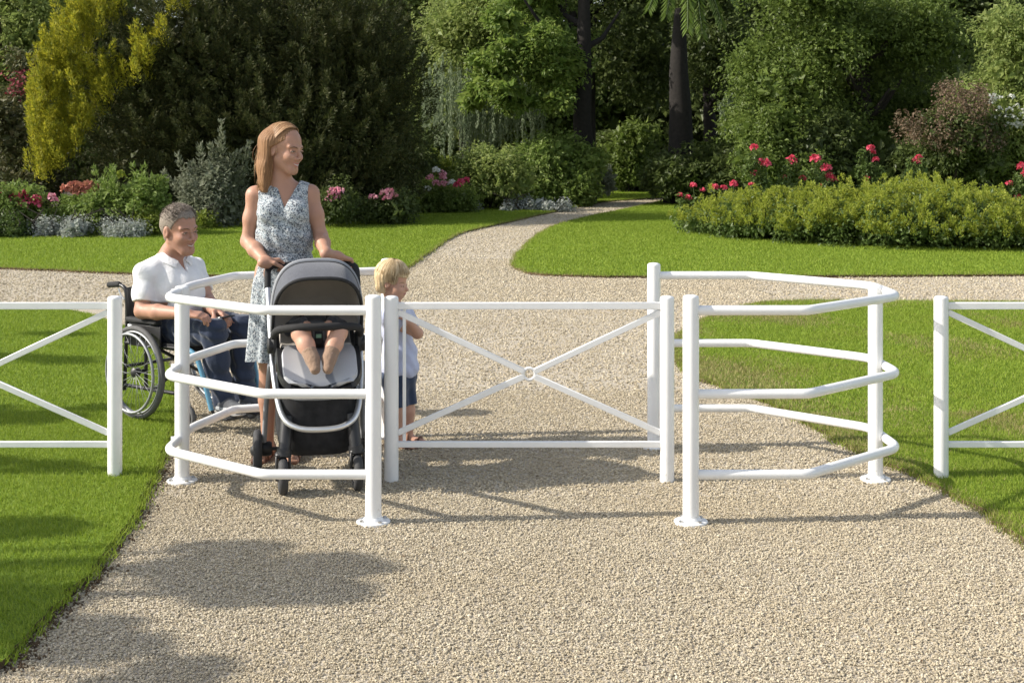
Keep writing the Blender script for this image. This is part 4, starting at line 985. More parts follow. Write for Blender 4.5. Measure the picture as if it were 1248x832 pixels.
# pram
SO = V(-.94, 6.72, 0); sf = nrm(V(.208,-.978,0)); su = V(-sf[1], sf[0], 0)
def S(a, b, z): return SO+su*a+sf*b+V(0,0,z)
PR = thing('pram', SO, 'dark grey pushchair with hood, silver frame and black basket, pushed by the woman', 'pushchair')
for s in (1, -1):
    wheel(PR, S(.172*s, .235, .087), su*s, .086, .044, 'front_wheel', .02, 0, None, .028, 5, M['dark_rubber'], M['alu'])
    wheel(PR, S(.275*s, -.235, .104), su*s, .103, .042, 'rear_wheel', .022, 0, None, .03, 5, M['dark_rubber'], M['alu'])
    mb = MB()   # front fork leg
    mb.tube([S(.15*s,.165,.345), S(.160*s,.205,.25), S(.165*s,.222,.20)], [.030,.030,.027], 14)
    mb.tube([S(.165*s,.222,.21), S(.168*s,.225,.178)], [.034,.036], 14)
    for q in (1,-1): mb.box(S(.172*s+q*.030,.232,.125), (.006,.021,.058), [su, sf, V(0,0,1)], .004)
    mb.box(S(.172*s,.228,.184), (.036,.026,.012), [su, sf, V(0,0,1)], .008); mb.build('front_fork', M['black_plastic'], PR)
    mb = MB(); mb.tube([S(.222*s,-.02,.56), S(.236*s,-.15,.34), S(.243*s,-.22,.15)], .0125, 12); mb.build('rear_leg', M['trim'], PR)
    mb = MB(); mb.lathe([(.03,-.03),(.036,-.02),(.036,.025),(.024,.04)], S(.235*s,-.232,.112), su*s, 14); mb.build('brake_housing', M['black_plastic'], PR)
mb = MB(); mb.tube([S(-.24,-.232,.11), S(.24,-.232,.11)], .009, 10); mb.build('axle', M['frame_black'], PR)
U = [S(-.222,-.30,.915), S(-.215,-.1,.68), S(-.205,.06,.50), S(-.175,.19,.36), S(-.11,.245,.310), S(0,.262,.300)]
path = smoothpath(U+[S(.11,.245,.310), S(.175,.19,.36), S(.205,.06,.50), S(.215,-.1,.68), S(.222,-.30,.915)], 7)
mb = MB(); mb.tube(path, .0135, 12); mb.build('silver_frame', M['alu'], PR)
mb = MB(); mb.tube(fillet([S(-.224,-.285,.90), S(-.222,-.33,.985), S(-.20,-.345,1.005), S(.20,-.345,1.005), S(.222,-.33,.985), S(.224,-.285,.90)], .06, 8), .0165, 12); mb.build('handlebar', M['foam'], PR)
for s in (1,-1):
    mb = MB(); mb.lathe([(.034,-.022),(.040,-.014),(.040,.016),(.03,.024)], S(.212*s,.0,.655), su*s, 20); mb.box(S(.20*s,.0,.665), (.018,.04,.05), [su, sf, V(0,0,1)], .012); mb.build('seat_hub', M['black_plastic'], PR)
# basket
n = 30; P = []
for (z, ka, kb) in ((.475,1.0,1.0),(.38,1.0,1.0),(.26,.98,.97),(.19,.92,.9),(.158,.78,.76),(.15,.4,.4),(.149,.02,.02)):
    row = []
    for q in np.linspace(0, 2*PI, n+1):
        c, s_ = math.cos(q), math.sin(q); e = .55; x = .195*ka*math.copysign(abs(c)**e, c); y = .205*kb*math.copysign(abs(s_)**e, s_)
        zz = z+(.05*(-s_)*(z > .4)); row.append(S(x*(.86+.14*(1 if s_ < .5 else .8)), y-.01, zz))
    P.append(row)
mb = MB(); mb.grid(P, .006); mb.build('basket', M['basket'], PR)
P2 = smoothpath([S(.195*math.copysign(abs(math.cos(q))**.55, math.cos(q))*.98, .205*math.copysign(abs(math.sin(q))**.55, math.sin(q))-.01, .478-.05*math.sin(q)) for q in np.linspace(0, 2*PI, 25)[:-1]], 2, True)
mb = MB(); mb.tube(P2, .006, 8, closed=True); mb.build('basket_rim', M['trim'], PR)
# seat shell, pad and bumper
prof = [(-.36,.92),(-.30,.83),(-.22,.72),(-.14,.645),(-.06,.615),(.03,.628),(.09,.63),(.15,.602),(.21,.556),(.27,.512),(.285,.492)]
pc = smoothpath([(b, 0, z) for b, z in prof], 4)
def seat_sheet(hw, off, i0, i1, ex=4.0, name='s', thick=.012, mat=None, parent=None):
    seg = pc[i0:i1]; P = []
    for i, p in enumerate(seg):
        t = 2*i/(len(seg)-1)-1; w_ = hw*(1-abs(t)**ex*.55 if ex else 1); row = []
        for q in np.linspace(-1, 1, 15): row.append(S(q*w_, p[0], p[2]+off+.022*abs(q)**3))
        P.append(row)
    mb = MB(); mb.grid(P, thick); return mb.build(name, mat, parent)
shell = seat_sheet(.198, -.016, 0, len(pc), 6, 'seat_shell', .03, M['black_plastic'], PR)
seat_sheet(.17, .006, 0, 25, 6, 'seat_liner', .016, M['lining'], PR)
pad = seat_sheet(.172, .006, 22, len(pc)-1, 5, 'footrest_pad', .022, M['pad'], PR)
mb = MB(); mb.tube(smoothpath([S(-.205,.02,.70), S(-.19,.12,.745), S(-.11,.195,.765), S(0,.215,.768), S(.11,.195,.765), S(.19,.12,.745), S(.205,.02,.70)], 6), .0185, 12); mb.build('bumper_bar', M['foam'], PR)
mb = MB(); mb.box(S(0,.10,.70), (.024,.016,.03), [su, sf, V(0,0,1)], .008)
for s in (1,-1): mb.tube([S(.012*s,.10,.71), S(.06*s,-.05,.76), S(.07*s,-.22,.80)], .012, 8, ry=.3)
mb.tube([S(0,.10,.69), S(0,.05,.63)], .013, 8, ry=.4); h_ = mb.build('harness', M['nylon'], PR)
mb = MB(); mb.box(S(0,.119,.712), (.013,.002,.009), [su, sf, V(0,0,1)], .001); mb.build('harness_button', M['green'], h_)
# hood
pv = (.0, .715); R_ = .342
def hoop(th, hw=.212, R=R_, n=29, ex=.62, sc=1.0):
    row = []
    for q in np.linspace(0, PI, n):
        c, s_ = math.cos(q), math.sin(q); x = hw*sc*math.copysign(abs(c)**ex, c); h = R*sc*abs(s_)**ex; row.append(S(-x, pv[0]+h*math.sin(th), pv[1]+h*math.cos(th)))
    return row
D = math.radians
ths = [-78,-62,-46,-30,-14,0]
mb = MB(); mb.grid([hoop(D(t), sc=1-.02*(i in (1,3))-.0) for i, t in enumerate(ths)], .008); hood = mb.build('hood', M['slate'], PR)
mb = MB(); mb.grid([hoop(D(t), sc=1.0-.012*math.sin((t-2)/34*PI)) for t in (3,10,18,26,34)], .007); mb.build('hood_visor', M['slate'], hood)
mb = MB(); mb.tube(hoop(D(1), sc=1.004), .0125, 10); mb.build('hood_rim', M['trim'], hood)
mb = MB(); mb.tube(hoop(D(35.5), sc=.995), .0085, 10); mb.build('hood_edge', M['foam'], hood)
mb = MB(); mb.tube(hoop(D(6.5), sc=1.002), .0045, 8); mb.build('hood_seam', M['foam'], hood)
mb = MB(); mb.grid([hoop(D(t), sc=.968) for t in (-76,-60,-45,-30,-15,0,15,32)], .004); mb.build('hood_lining', M['lining'], hood)
mb = MB(); P = []
for k in np.linspace(0, 1, 10): P.append([p*(1)+(S(0,-.26,.80)-p)*(k*.97) for p in map(np.array, hoop(D(-70), sc=.955))])
mb.grid(P, .006); mb.build('hood_back', M['lining'], hood)
# ---------------------------------------------------------------- people
def skin(name, c, red):
    t = NT(name); co = t.coord(); n = t.noise(co, 14, 4, .6); col = t.ramp(n, [(.3, c), (.75, red)])
    fr = t.noise(co, 160, 2); col = t.mix(t.ramp(fr, [(.62, (0,0,0)), (.75, (.35,.35,.35))]), col, tuple(x*.72 for x in c))
    t.bsdf(col, .5, 0, .4, t.bump(t.noise(co, 380, 3), .12, .002), 0, 0, .12); return t.m
def hairmat(name, c1, c2, sc=(160,160,8)):
    t = NT(name); co = t.coord(); mp = t.n('ShaderNodeMapping'); mp.inputs['Scale'].default_value = sc; t.l(co, mp.inputs[0]); n = t.noise(mp.outputs[0], 1.0, 4, .7)
    t.bsdf(t.ramp(n, [(.3, c1), (.7, c2)]), .6, 0, .3, t.bump(n, .8, .006)); return t.m
def strandmat(name, cols):
    t = NT(name); g = t.n('ShaderNodeNewGeometry'); n = len(cols); t.bsdf(t.ramp(g.outputs['Random Per Island'], [((k+.5)/n, c) for k, c in enumerate(cols)]), .55, 0, .35); return t.m
def floral():
    t = NT('floral_print'); co = t.coord(); wv = t.n('ShaderNodeTexVoronoi', i_Scale=190.0); t.l(co, wv.inputs['Vector']); s = t.n('ShaderNodeSeparateColor'); t.l(wv.outputs['Color'], s.inputs[0])
    base = t.ramp(s.outputs[0], [(0, (.50,.53,.545)), (.34, (.50,.53,.545)), (.35, (.27,.32,.36)), (.58, (.085,.095,.115)), (.80, (.36,.41,.44)), (.9, (.15,.17,.20))], 'CONSTANT')
    v2 = t.n('ShaderNodeTexVoronoi', i_Scale=110.0); t.l(co, v2.inputs['Vector']); col = t.mix(t.ramp(v2.outputs['Distance'], [(.16, (1,1,1)), (.24, (0,0,0))]), base, (.54,.56,.575))
    t.bsdf(col, .9, 0, .15, t.bump(t.noise(co, 300, 2), .25, .002), 0, .2); return t.m
def cloth(name, c, sc=5, rough=.9, fold=.5, weave=500):
    t = NT(name); co = t.coord(); a = t.noise(co, sc, 4, .6); b = t.noise(co, weave, 2)
    h = t.n('ShaderNodeMath', operation='MULTIPLY_ADD', i_1=.04); t.l(b, h.inputs[0]); t.l(a, h.inputs[2])
    col = t.ramp(t.noise(co, 12, 3), [(.3, tuple(x*.9 for x in c)), (.7, tuple(min(1, x*1.08) for x in c))])
    t.bsdf(col, rough, 0, .2, t.bump(h.outputs[0], fold, .02), 0, .25); return t.m
M.update(
    skin_w=skin('skin_woman', (.42,.23,.155), (.48,.265,.185)), skin_m=skin('skin_man', (.39,.21,.145), (.46,.245,.175)), skin_c=skin('skin_child', (.54,.31,.215), (.61,.35,.255)),
    eye_white=plain('eye_white', (.72,.70,.68), .25, var=.02), iris_brown=plain('iris_brown', (.06,.035,.02), .2), iris_blue=plain('iris_blue', (.07,.10,.14), .2), teeth=plain('teeth', (.60,.57,.51), .3, var=.03), lips=plain('lips', (.46,.16,.14), .45),
    brow=plain('brow_hair', (.13,.075,.04), .7), brow_light=plain('light_brow_hair', (.34,.22,.12), .7),
    hair_w=hairmat('brown_blond_hair', (.17,.085,.038), (.36,.20,.10)), hair_m=hairmat('grey_brown_hair', (.16,.125,.10), (.34,.29,.24), (220,220,60)), hair_b=hairmat('blond_hair', (.50,.36,.19), (.74,.58,.36), (150,150,20)),
    strand_w=strandmat('brown_blond_strands', [(.13,.065,.03), (.26,.145,.07), (.36,.215,.11), (.19,.10,.047), (.48,.31,.175)]), strand_b=strandmat('blond_strands', [(.42,.29,.15), (.64,.49,.29), (.80,.66,.44), (.52,.38,.21)]),
    strand_m=strandmat('short_grey_strands', [(.19,.155,.125), (.25,.21,.175), (.31,.27,.23), (.21,.17,.14)]),
    floral=floral(), polo=cloth('white_pique', (.83,.83,.84), 9, .9, .6, 700), denim=cloth('dark_denim', (.030,.042,.075), 8, .9, .7), tee=cloth('pale_blue_jersey', (.53,.57,.75), 8, .9, .5), navy=cloth('navy_cotton', (.045,.065,.115), 9, .9, .5),
    shoe=plain('grey_trainer', (.085,.09,.10), .8, var=.3, scale=40, bump=.3), shoe_pale=plain('pale_trainer_panel', (.40,.42,.44), .8, var=.2), leather=plain('brown_leather', (.13,.055,.03), .5, var=.25), sock=cloth('brown_sock', (.30,.20,.14), 30, .95, .6), dark_cloth=cloth('dark_baby_clothes', (.05,.05,.055), 14), phone=plain('phone', (.015,.015,.018), .2))
def strands(name, paths, r, mat, parent, n=4):
    mb = MB()
    for p in paths:
        k = len(p); mb.tube(p, [r*(.6 if i == 0 else 1-.75*(i/(k-1))**3) for i in range(k)], n, cap=False)
    return mb.build(name, mat, parent, True, angle=None)
def ring_loft(rows, name, mat, parent, thick=.004, closed=True):
    P = [list(r)+([r[0]] if closed else []) for r in rows]; mb = MB(); mb.grid(P, thick); return mb.build(name, mat, parent)

# ------------------------------------------------ woman
y0 = 7.15; w_ = lambda px, py, dy=0.0: W(px, py, y0+dy)
B = Body(); hw = V(.86,-.50,-.15); Hc = w_(347,182,-.02); Aw = head_axes(hw, -.05); sw = 1.0
Pw, ew, ey, mw = head(B, Hc, Aw, sw, fem=True)
B.cap(Pw(-.02,0,-.06), w_(341,229,.01), .05, .054, .03, 1, 'neck'); B.cap(w_(342,222,.01), w_(341,236,.02), .052, .075, .04, 1, 'neck')
SL, SR = w_(311,238,.0), w_(378,236,.03)
B.cap(w_(338,233,.02), SL, .055, .041, .04, 1, 'torso'); B.cap(w_(346,233,.02), SR, .055, .041, .04, 1, 'torso')
B.ell(w_(345,258,.02), (.135,.098,.145), None, .05, 1, 'torso'); 
for px in (330,361): B.ell(w_(px,259,-.062), (.057,.05,.058), None, .03, 1, 'torso')
B.ell(w_(348,297,.02), (.118,.09,.12), None, .06, 1, 'torso'); B.ell(w_(347,335,.02), (.155,.115,.14), None, .06, 1, 'hips')
EL, WL = w_(302,294,-.0), w_(325,320,-.165); ER, WR = w_(391,288,-.0), w_(397,309,-.17)
B.chain([SL, SL*.5+EL*.5, EL], [.043,.039,.033], .03, 'armL'); B.chain([EL, EL*.6+WL*.4, WL], [.036,.037,.0255], .02, 'foreL')
B.chain([SR, SR*.5+ER*.5, ER], [.043,.039,.033], .03, 'armR'); B.chain([ER, ER*.6+WR*.4, WR], [.036,.037,.0255], .02, 'foreR')
hbL = S(-.185,-.345,1.005); hbR = S(.175,-.345,1.005)
dL = nrm(hbL+V(0,0,.022)-WL); hand(B, hbL+V(0,0,.026)-dL*.075, dL, V(.1,.0,-1), V(1,-.1,.1), (.75,.95,.7), .95, .7, 'handL')
dR = nrm(hbR+V(0,0,.022)-WR); hand(B, hbR+V(0,0,.026)-dR*.075, dR, V(-.1,0,-1), V(-1,-.1,.1), (.75,.95,.7), .95, .7, 'handR')
B.cap(WL, hbL+V(0,0,.026)-dL*.07, .0255, .023, .02, 1, 'foreL'); B.cap(WR, hbR+V(0,0,.026)-dR*.07, .0255, .023, .02, 1, 'foreR')
for (hx, kx, ax_, q) in ((332,327,326,-1),(361,358,357,1)):
    hp, kn, an = w_(hx,350,.02), w_(kx,433,0), w_(ax_,540,.05)
    B.chain([hp, hp*.5+kn*.5, kn], [.078,.066,.050], .03, 'leg'); B.ell(kn*.62+an*.38+V(0,.022,0), (.042,.046,.11), None, .03, 1, 'leg'); B.chain([kn, kn*.5+an*.5, an], [.048,.042,.031], .03, 'leg')
    ft = V(an[0]+q*.02, an[1]-.15, .028); B.cap(an+V(0,.02,-.03), an+V(q*.012,-.08,-.045), .033, .034, .03, 1, 'foot'); B.cap(an+V(q*.012,-.07,-.045), ft, .032, .024, .03, 1, 'foot'); B.cap(an+V(0,.035,-.045), an+V(0,.0,-.05), .032, .03, .03, 1, 'foot')
    for k, o in enumerate((-.026,-.013,0,.013,.025)): B.cap(ft+V(o*.9,.012,-.006), ft+V(o*1.05,-.026+abs(o)*.35,-.012), .011, .0095 if k else .0105, .006, 1, 'foot')
basew = (-1.25, y0, 0)
WOM = sdf_obj('person', B, M['skin_w'], None, .0042, loc=basew); setp(WOM, 'woman in a sleeveless floral dress holding the pram handle and smiling to the right', 'person')
face_parts(Pw, ew, ey, mw, Aw, sw, WOM, M['iris_brown'], M['brow'], M, lip=M['lips'])
# dress: bodice from the torso, skirt lofted in soft folds
tb = B.tags('torso')
tb2 = Body(); tb2.p = list(tb.p); tb2.ell(w_(347,285,.01), (.136,.108,.085), None, .05)
vx, vz = w_(350,253)[0], w_(350,253)[2]; zw = w_(0,303)[2]; xsl, xsr = w_(317,236)[0], w_(376,236)[0]; zs = w_(0,238)[2]
def bod(D, X, Y, Z):
    D = D+.0035*np.sin(X*95+Z*20)*np.clip((vz-.02-Z)*9, 0, 1)+.0022*np.sin(Z*120+X*60)
    D = np.maximum(D, zw-.012-Z)
    vneck = np.maximum(np.abs(X-vx-(Z-vz)*.06)-np.clip((Z-vz), 0, 1)*.42, Y-(y0+.05)); vneck = np.maximum(vneck, vz-Z)
    D = np.maximum(D, -vneck)
    back = np.maximum(np.maximum(np.abs(X-vx+.01)-.062, (y0-.02)-Y), zs-.0-Z); D = np.maximum(D, -back)
    for xe, sgn in ((xsl, -1), (xsr, 1)):   # armholes
        D = np.maximum(D, sgn*(X-xe)-.012*np.clip((zs-.02-Z)*8, 0, 2.2))
    return D
sdf_obj('bodice', tb2, M['floral'], WOM, .0045, .0125, bod)
mb = MB(); P = []
cxw, cyw = w_(348,303)[0], y0+.018
for i in range(8):
    z = zw+.016-.032*i/7; r = 1+.06*math.sin(PI*i/7); P.append([V(cxw+.128*r*math.cos(q)+.002*math.sin(30*q+i), cyw+.099*r*math.sin(q)+.002*math.sin(34*q), z) for q in np.linspace(0, 2*PI, 97)])
mb.grid(P, .004); mb.build('waistband', M['floral'], WOM)
P = []; z0_, z1_ = zw-.008, w_(0,438)[2]
for t in np.linspace(0, 1, 26):
    z = z0_+(z1_-z0_)*t; e = min(1, t*3.2); a = .124+.040*math.sin(min(1, t*2)*PI/2)+.032*t; b = .096+.032*math.sin(min(1, t*2)*PI/2)+.018*t; xo = -.004*t
    row = []
    for q in np.linspace(0, 2*PI, 121):
        fo = (.0035*e+.011*t)*math.sin(9*q+.8*math.sin(3*q)+t*1.2)+.004*e*math.sin(21*q+2*t)*(1-t*.4)
        row.append(V(cxw+xo+(a+fo)*math.cos(q), cyw+(b+fo)*math.sin(q), z+.004*math.sin(5*q)*t))
    P.append(row)
mb = MB(); mb.grid(P, .004); mb.build('skirt', M['floral'], WOM)
for (ax_, q) in ((326,-1),(357,1)):   # sandals
    an = w_(ax_,540,.05); mb = MB(); pts = [V(an[0]+q*o, an[1]+d, .0) for d, o in ((.055,0),(.02,0),(-.06,.006),(-.13,.016),(-.185,.02))]
    mb.tube([p+V(0,0,.007) for p in pts], [.026,.034,.036,.042,.030], 12, ry=.2, up=(0,0,1))
    for (d, h, ww) in ((-.12,.052,.040),(-.03,.078,.042),(.03,.075,.040)): mb.tube([V(an[0]+q*.012*(d < 0)+ww*math.cos(u), an[1]+d, .012+h*math.sin(u)) for u in np.linspace(0, PI, 11)], .006, 6)
    mb.build('sandal', M['leather'], WOM)
# hair: a cap over the skull, a curtain on the shoulders and loose strands
hb = Body(); hb.ell(Pw(-.026,0,.038), np.array((.107,.086,.099))*sw, Aw, .03)
for (a, l, u, r1, b_, l2, u2, r2) in ((-.06,.055,.03,.055,-.055,.062,-.09,.045),(-.07,-.05,.03,.055,-.06,-.05,-.10,.048),(-.085,0,.02,.06,-.075,0,-.10,.055),(-.055,.062,-.08,.045,-.05,.066,-.20,.030),(-.06,-.05,-.1,.048,-.045,-.058,-.21,.028),(-.075,0,-.1,.055,-.07,0,-.215,.034),(-.04,-.075,.03,.035,-.035,-.078,-.17,.026),(-.03,-.078,-.1,.026,-.01,-.08,-.205,.018)):
    hb.cap(Pw(a,l,u), Pw(b_,l2,u2), r1*sw, r2*sw, .03)
fw, lw, uw = Aw
def hcut(D, X, Y, Z):
    x, y, z = X-Hc[0], Y-Hc[1], Z-Hc[2]; a = (x*fw[0]+y*fw[1]+z*fw[2])/sw; l = (x*lw[0]+y*lw[1]+z*lw[2])/sw; u = (x*uw[0]+y*uw[1]+z*uw[2])/sw
    face = np.maximum(-a-.016+np.clip((u-.004)/.055, 0, 1)*.068, u-.078+np.abs(l-.02)*.16)  # opening for the face
    D = D+.0010*np.sin(np.arctan2(l, a+.03)*46+np.sin(u*30)*1.4)+.0006*np.sin(np.arctan2(l, a+.03)*91)
    D = D+.009*np.clip((a-.0)/.07, 0, 1)*np.clip((u-.03)/.05, 0, 1)
    D = np.maximum(D, -face)
    part = (np.abs(l-.02)-.004); D = np.where((u > .07) & (a > -.06), D+np.clip(.005-np.abs(l-.02)*.5, 0, .005), D)
    return D
HW = sdf_obj('hair', hb, M['hair_w'], WOM, .0035, 0, hcut)
paths = []
rs = random.Random(5)
for k in range(1100):
    sd_ = rs.choice((1,-1)); th = rs.uniform(.0,1.0); l0 = .02+sd_*rs.uniform(0,.012); a0 = .072-th*.13
    r = rs.uniform(.98,1.06)
    p0 = (a0*.98, l0, .134-max(0, abs(a0+.012)-.02)**1.25*.75)
    if sd_ > 0:  end = (-.045-rs.uniform(0,.05), .06+rs.uniform(-.02,.018), -.20-rs.uniform(-.05,.035)); mid = (a0*.45-.038, .084*r, .050); mid2 = (-.05-rs.uniform(0,.03), .082*r, -.045)
    else: end = (-.02-rs.uniform(0,.06), -.072+rs.uniform(-.02,.02), -.20-rs.uniform(-.05,.03)); mid = (a0*.45-.034, -.086*r, .050); mid2 = (-.035-rs.uniform(0,.035), -.088*r, -.045)
    hq = lambda p, k_: V(-.020,0,.036)+nrm((np.array(p)-V(-.020,0,.036))/V(.106,.087,.101))*V(.106,.087,.101)*k_
    k_ = rs.uniform(.985, 1.03); a1 = hq((a0, l0, .15), k_); a3 = hq(mid, k_*1.01); a2 = hq((a1+a3)/2+V(0,0,.012), k_)
    paths.append(smoothpath([Pw(*a1), Pw(*a2), Pw(*a3), Pw(*mid2), Pw(*((mid2[i]+end[i])/2+(.0,0,0)[i] for i in range(3))), Pw(*end)], 4))
strands('strands', paths, .0017, M['strand_w'], HW, 3)
paths = []
for k in range(170):   # loose ends and flyaways
    sd_ = rs.choice((1,1,-1)); b0 = V(rs.uniform(-.10,-.01), sd_*rs.uniform(.05,.092), rs.uniform(-.12,.06)); d0 = V(rs.gauss(0,.018), sd_*rs.uniform(0,.022), 0); ln = rs.uniform(.08,.17)
    e0 = b0+d0-V(0,sd_*.01,min(ln, .245+b0[2])); paths.append(smoothpath([Pw(*b0), Pw(*((b0+e0)/2+d0*.6)), Pw(*e0)], 5))
strands('flyaway_strands', paths, .0012, M['strand_w'], HW, 3)

# ------------------------------------------------ man
B = Body(); Hm = W(219,280,8.13); Am = head_axes(nrm(V(.80,-.60,-.13)), .05); sm = 1.14
Pm, em, eym, mm = head(B, Hm, Am, sm)
hipc = CH(.03,0,.535); shc = W(207,322,8.2)
B.cap(Pm(-.02,0,-.055), W(209,316,8.19), .053, .060, .03, 1, 'neck'); B.cap(W(209,308,8.19), W(208,322,8.2), .062, .08, .04, 1, 'neck')
SRm, SLm = shc+cr*.172-V(0,0,.040), shc-cr*.172-V(0,0,.040)
for q in (SRm, SLm): B.cap(shc+V(0,0,.005), q, .062, .052, .05, 1, 'torso')
AX = np.array([ch, cr, cu])
B.ell(shc-V(0,0,.115)+ch*.015, (.118,.165,.15), AX, .06, 1, 'torso'); B.ell(hipc+V(0,0,.19)+ch*.03, (.122,.155,.15), AX, .06, 1, 'torso'); B.ell(hipc+V(0,0,.02), (.125,.165,.10), AX, .06, 1, 'hips')
ERm, WRm = W(173,379,8.0), W(224,382,7.78); ELm, WLm = W(252,366,8.22), W(262,379,7.98)
B.chain([SRm, SRm*.5+ERm*.5, ERm], [.052,.048,.041], .03, 'uarm'); B.chain([ERm, ERm*.62+WRm*.38, WRm], [.042,.043,.029], .02, 'farm')
B.chain([SLm, SLm*.5+ELm*.5, ELm], [.052,.048,.041], .03, 'uarm'); B.chain([ELm, ELm*.62+WLm*.38, WLm], [.042,.043,.029], .02, 'farm')
hand(B, WRm, nrm(V(.85,-.12,-.06)), V(.1,.2,-1), V(.25,.9,.1), (.35,.6,.5), 1.06, .35, 'hand')
hand(B, WLm, nrm(V(.75,-.55,-.22)), V(-.35,-.3,-1), V(-.65,-.7,.3), (.5,.8,.6), 1.06, .6, 'hand')
legs = []
for s in (1,-1):
    hp = CH(.06,.095*s,.535); kn = CH(.475,.105*s,.555); an = CH(.53,.075*s,.165); legs.append((hp, kn, an))
    B.chain([hp, hp*.5+kn*.5, kn], [.085,.076,.058], .04, 'thigh'); B.chain([kn, kn*.6+an*.4-ch*.012, an], [.056,.054,.036], .03, 'shin')
    B.cap(an-cu*.02, an+ch*.12-cu*.035, .036, .03, .03, 1, 'foot')
basem = (CA[0], CA[1], 0.0)
MAN = sdf_obj('person', B, M['skin_m'], None, .0046, loc=basem); setp(MAN, 'smiling man in a white polo shirt and dark jeans sitting in the wheelchair', 'person')
face_parts(Pm, em, eym, mm, Am, sm, MAN, M['iris_brown'], M['brow'], M, lip=plain('man_lips', (.36,.16,.12), .5))
pb = Body(); pb.p = B.tags('torso', 'uarm').p+[]; pb.ell(hipc+V(0,0,.10)+ch*.01, (.13,.172,.10), AX, .05)
def polo(D, X, Y, Z):
    D = D+.0045*np.sin(Z*42+X*26+Y*14+2.2*np.sin(X*17+Y*9))*np.clip((shc[2]-.03-Z)*5, 0, 1)+.0028*np.sin((X*cr[0]+Y*cr[1])*70+Z*35)
    for Sh, El in ((SRm, ERm), (SLm, ELm)):
        d = nrm(El-Sh); t = (X-Sh[0])*d[0]+(Y-Sh[1])*d[1]+(Z-Sh[2])*d[2]; side = ((X-shc[0])*cr[0]+(Y-shc[1])*cr[1])*(1 if Sh is SRm else -1)
        cut = np.minimum(t-.165, side-.105); D = np.maximum(D, cut)
    D = np.maximum(D, hipc[2]+.015-Z)
    nk = np.sqrt((X-Pm(-.01,0,-.09)[0])**2+(Y-Pm(-.01,0,-.09)[1])**2); D = np.maximum(D, -np.maximum(nk-.070, shc[2]+.055-Z))
    fx, fy = (X-shc[0])*ch[0]+(Y-shc[1])*ch[1], (X-shc[0])*cr[0]+(Y-shc[1])*cr[1]
    v = np.maximum(np.abs(fy+.004)-np.clip(Z-(shc[2]-.045), 0, 1)*.24, .02-fx); v = np.maximum(v, shc[2]-.045-Z); D = np.maximum(D, -v)
    return D
sh_ = sdf_obj('polo_shirt', pb, M['polo'], MAN, .005, .013, polo)
# collar and sleeve hems
nkc = np.array(Pm(-.022,0,-.10))*.5+W(209,316,8.19)*.5
P = []
for (dz, r, op) in ((.050,.071,.30),(.074,.0745,.34),(.060,.088,.42),(.034,.099,.52)):
    row = []
    for q in np.linspace(op, 2*PI-op, 40):
        d = ch*math.cos(q)+cr*math.sin(q); drop = .050*max(0, math.cos(q))**1.5; row.append(V(nkc[0], nkc[1], shc[2])+d*r*(1+.12*max(0, math.cos(q)))+V(0,0,dz-drop))
    P.append(row)
mb = MB(); mb.grid(P, .005); mb.build('collar', M['polo'], sh_)
mb = MB(); mb.box(shc+ch*.124-V(0,0,.070), (.004,.0035,.045), [nrm(ch-V(0,0,-.12)), cr, nrm(cu+ch*-.12)], .002); mb.build('zip', plain('grey_zip_shade', (.22,.22,.24), .5), sh_)  # grey strip for the zip line, with the placket's shadow put into its colour
# jeans
jb = Body(); jb.p = B.tags('thigh', 'shin', 'hips').p
def jeans(D, X, Y, Z):
    f = (X-CA[0])*ch[0]+(Y-CA[1])*ch[1]
    D = D-.010*np.clip((.45-Z)*3, 0, 1)*(f > .4)+.0055*np.sin(Z*60+f*45+2*np.sin(Z*23))*np.where(f > .40, 1.0, .6)+.003*np.sin(f*110+Z*30)
    return np.maximum(np.maximum(D, .135-Z), Z-(hipc[2]+.09))
sdf_obj('jeans', jb, M['denim'], MAN, .005, .013, jeans)
for (hp, kn, an), s in zip(legs, (1,-1)):
    sb = Body(); fo = nrm(ch+cr*.08*s); heel = an-fo*.035; heel[2] = .145; toe = an+fo*.155; toe[2] = .135
    sb.cap(heel, an+fo*.05-cu*.022, .040, .043, .03); sb.cap(an+fo*.04-cu*.022, toe, .043, .034, .03); sb.cap(an-cu*.03, an+cu*.02, .045, .043, .02)
    so = sdf_obj('shoe', sb, M['shoe'], MAN, .005, 0, lambda D, X, Y, Z: np.maximum(D, .112-Z))
    mb = MB(); lf = np.cross(cu, fo); mb.tube([V(heel[0],heel[1],.110)-fo*.034, V(heel[0],heel[1],.110), V(an[0],an[1],.110)+fo*.05, V(toe[0],toe[1],.112), V(toe[0],toe[1],.118)+fo*.033], [.022,.040,.042,.041,.018], 14, ry=.28, up=(0,0,1)); mb.build('sole', M['sole'], so)
    mb = MB(); mb.tube([an+fo*.0+lf*.047-cu*.03, an+fo*.09+lf*.042-cu*.03], .008, 8, ry=1.6); mb.tube([an+fo*.0-lf*.047-cu*.03, an+fo*.09-lf*.042-cu*.03], .008, 8, ry=1.6); mb.build('side_stripe', M['shoe_pale'], so)
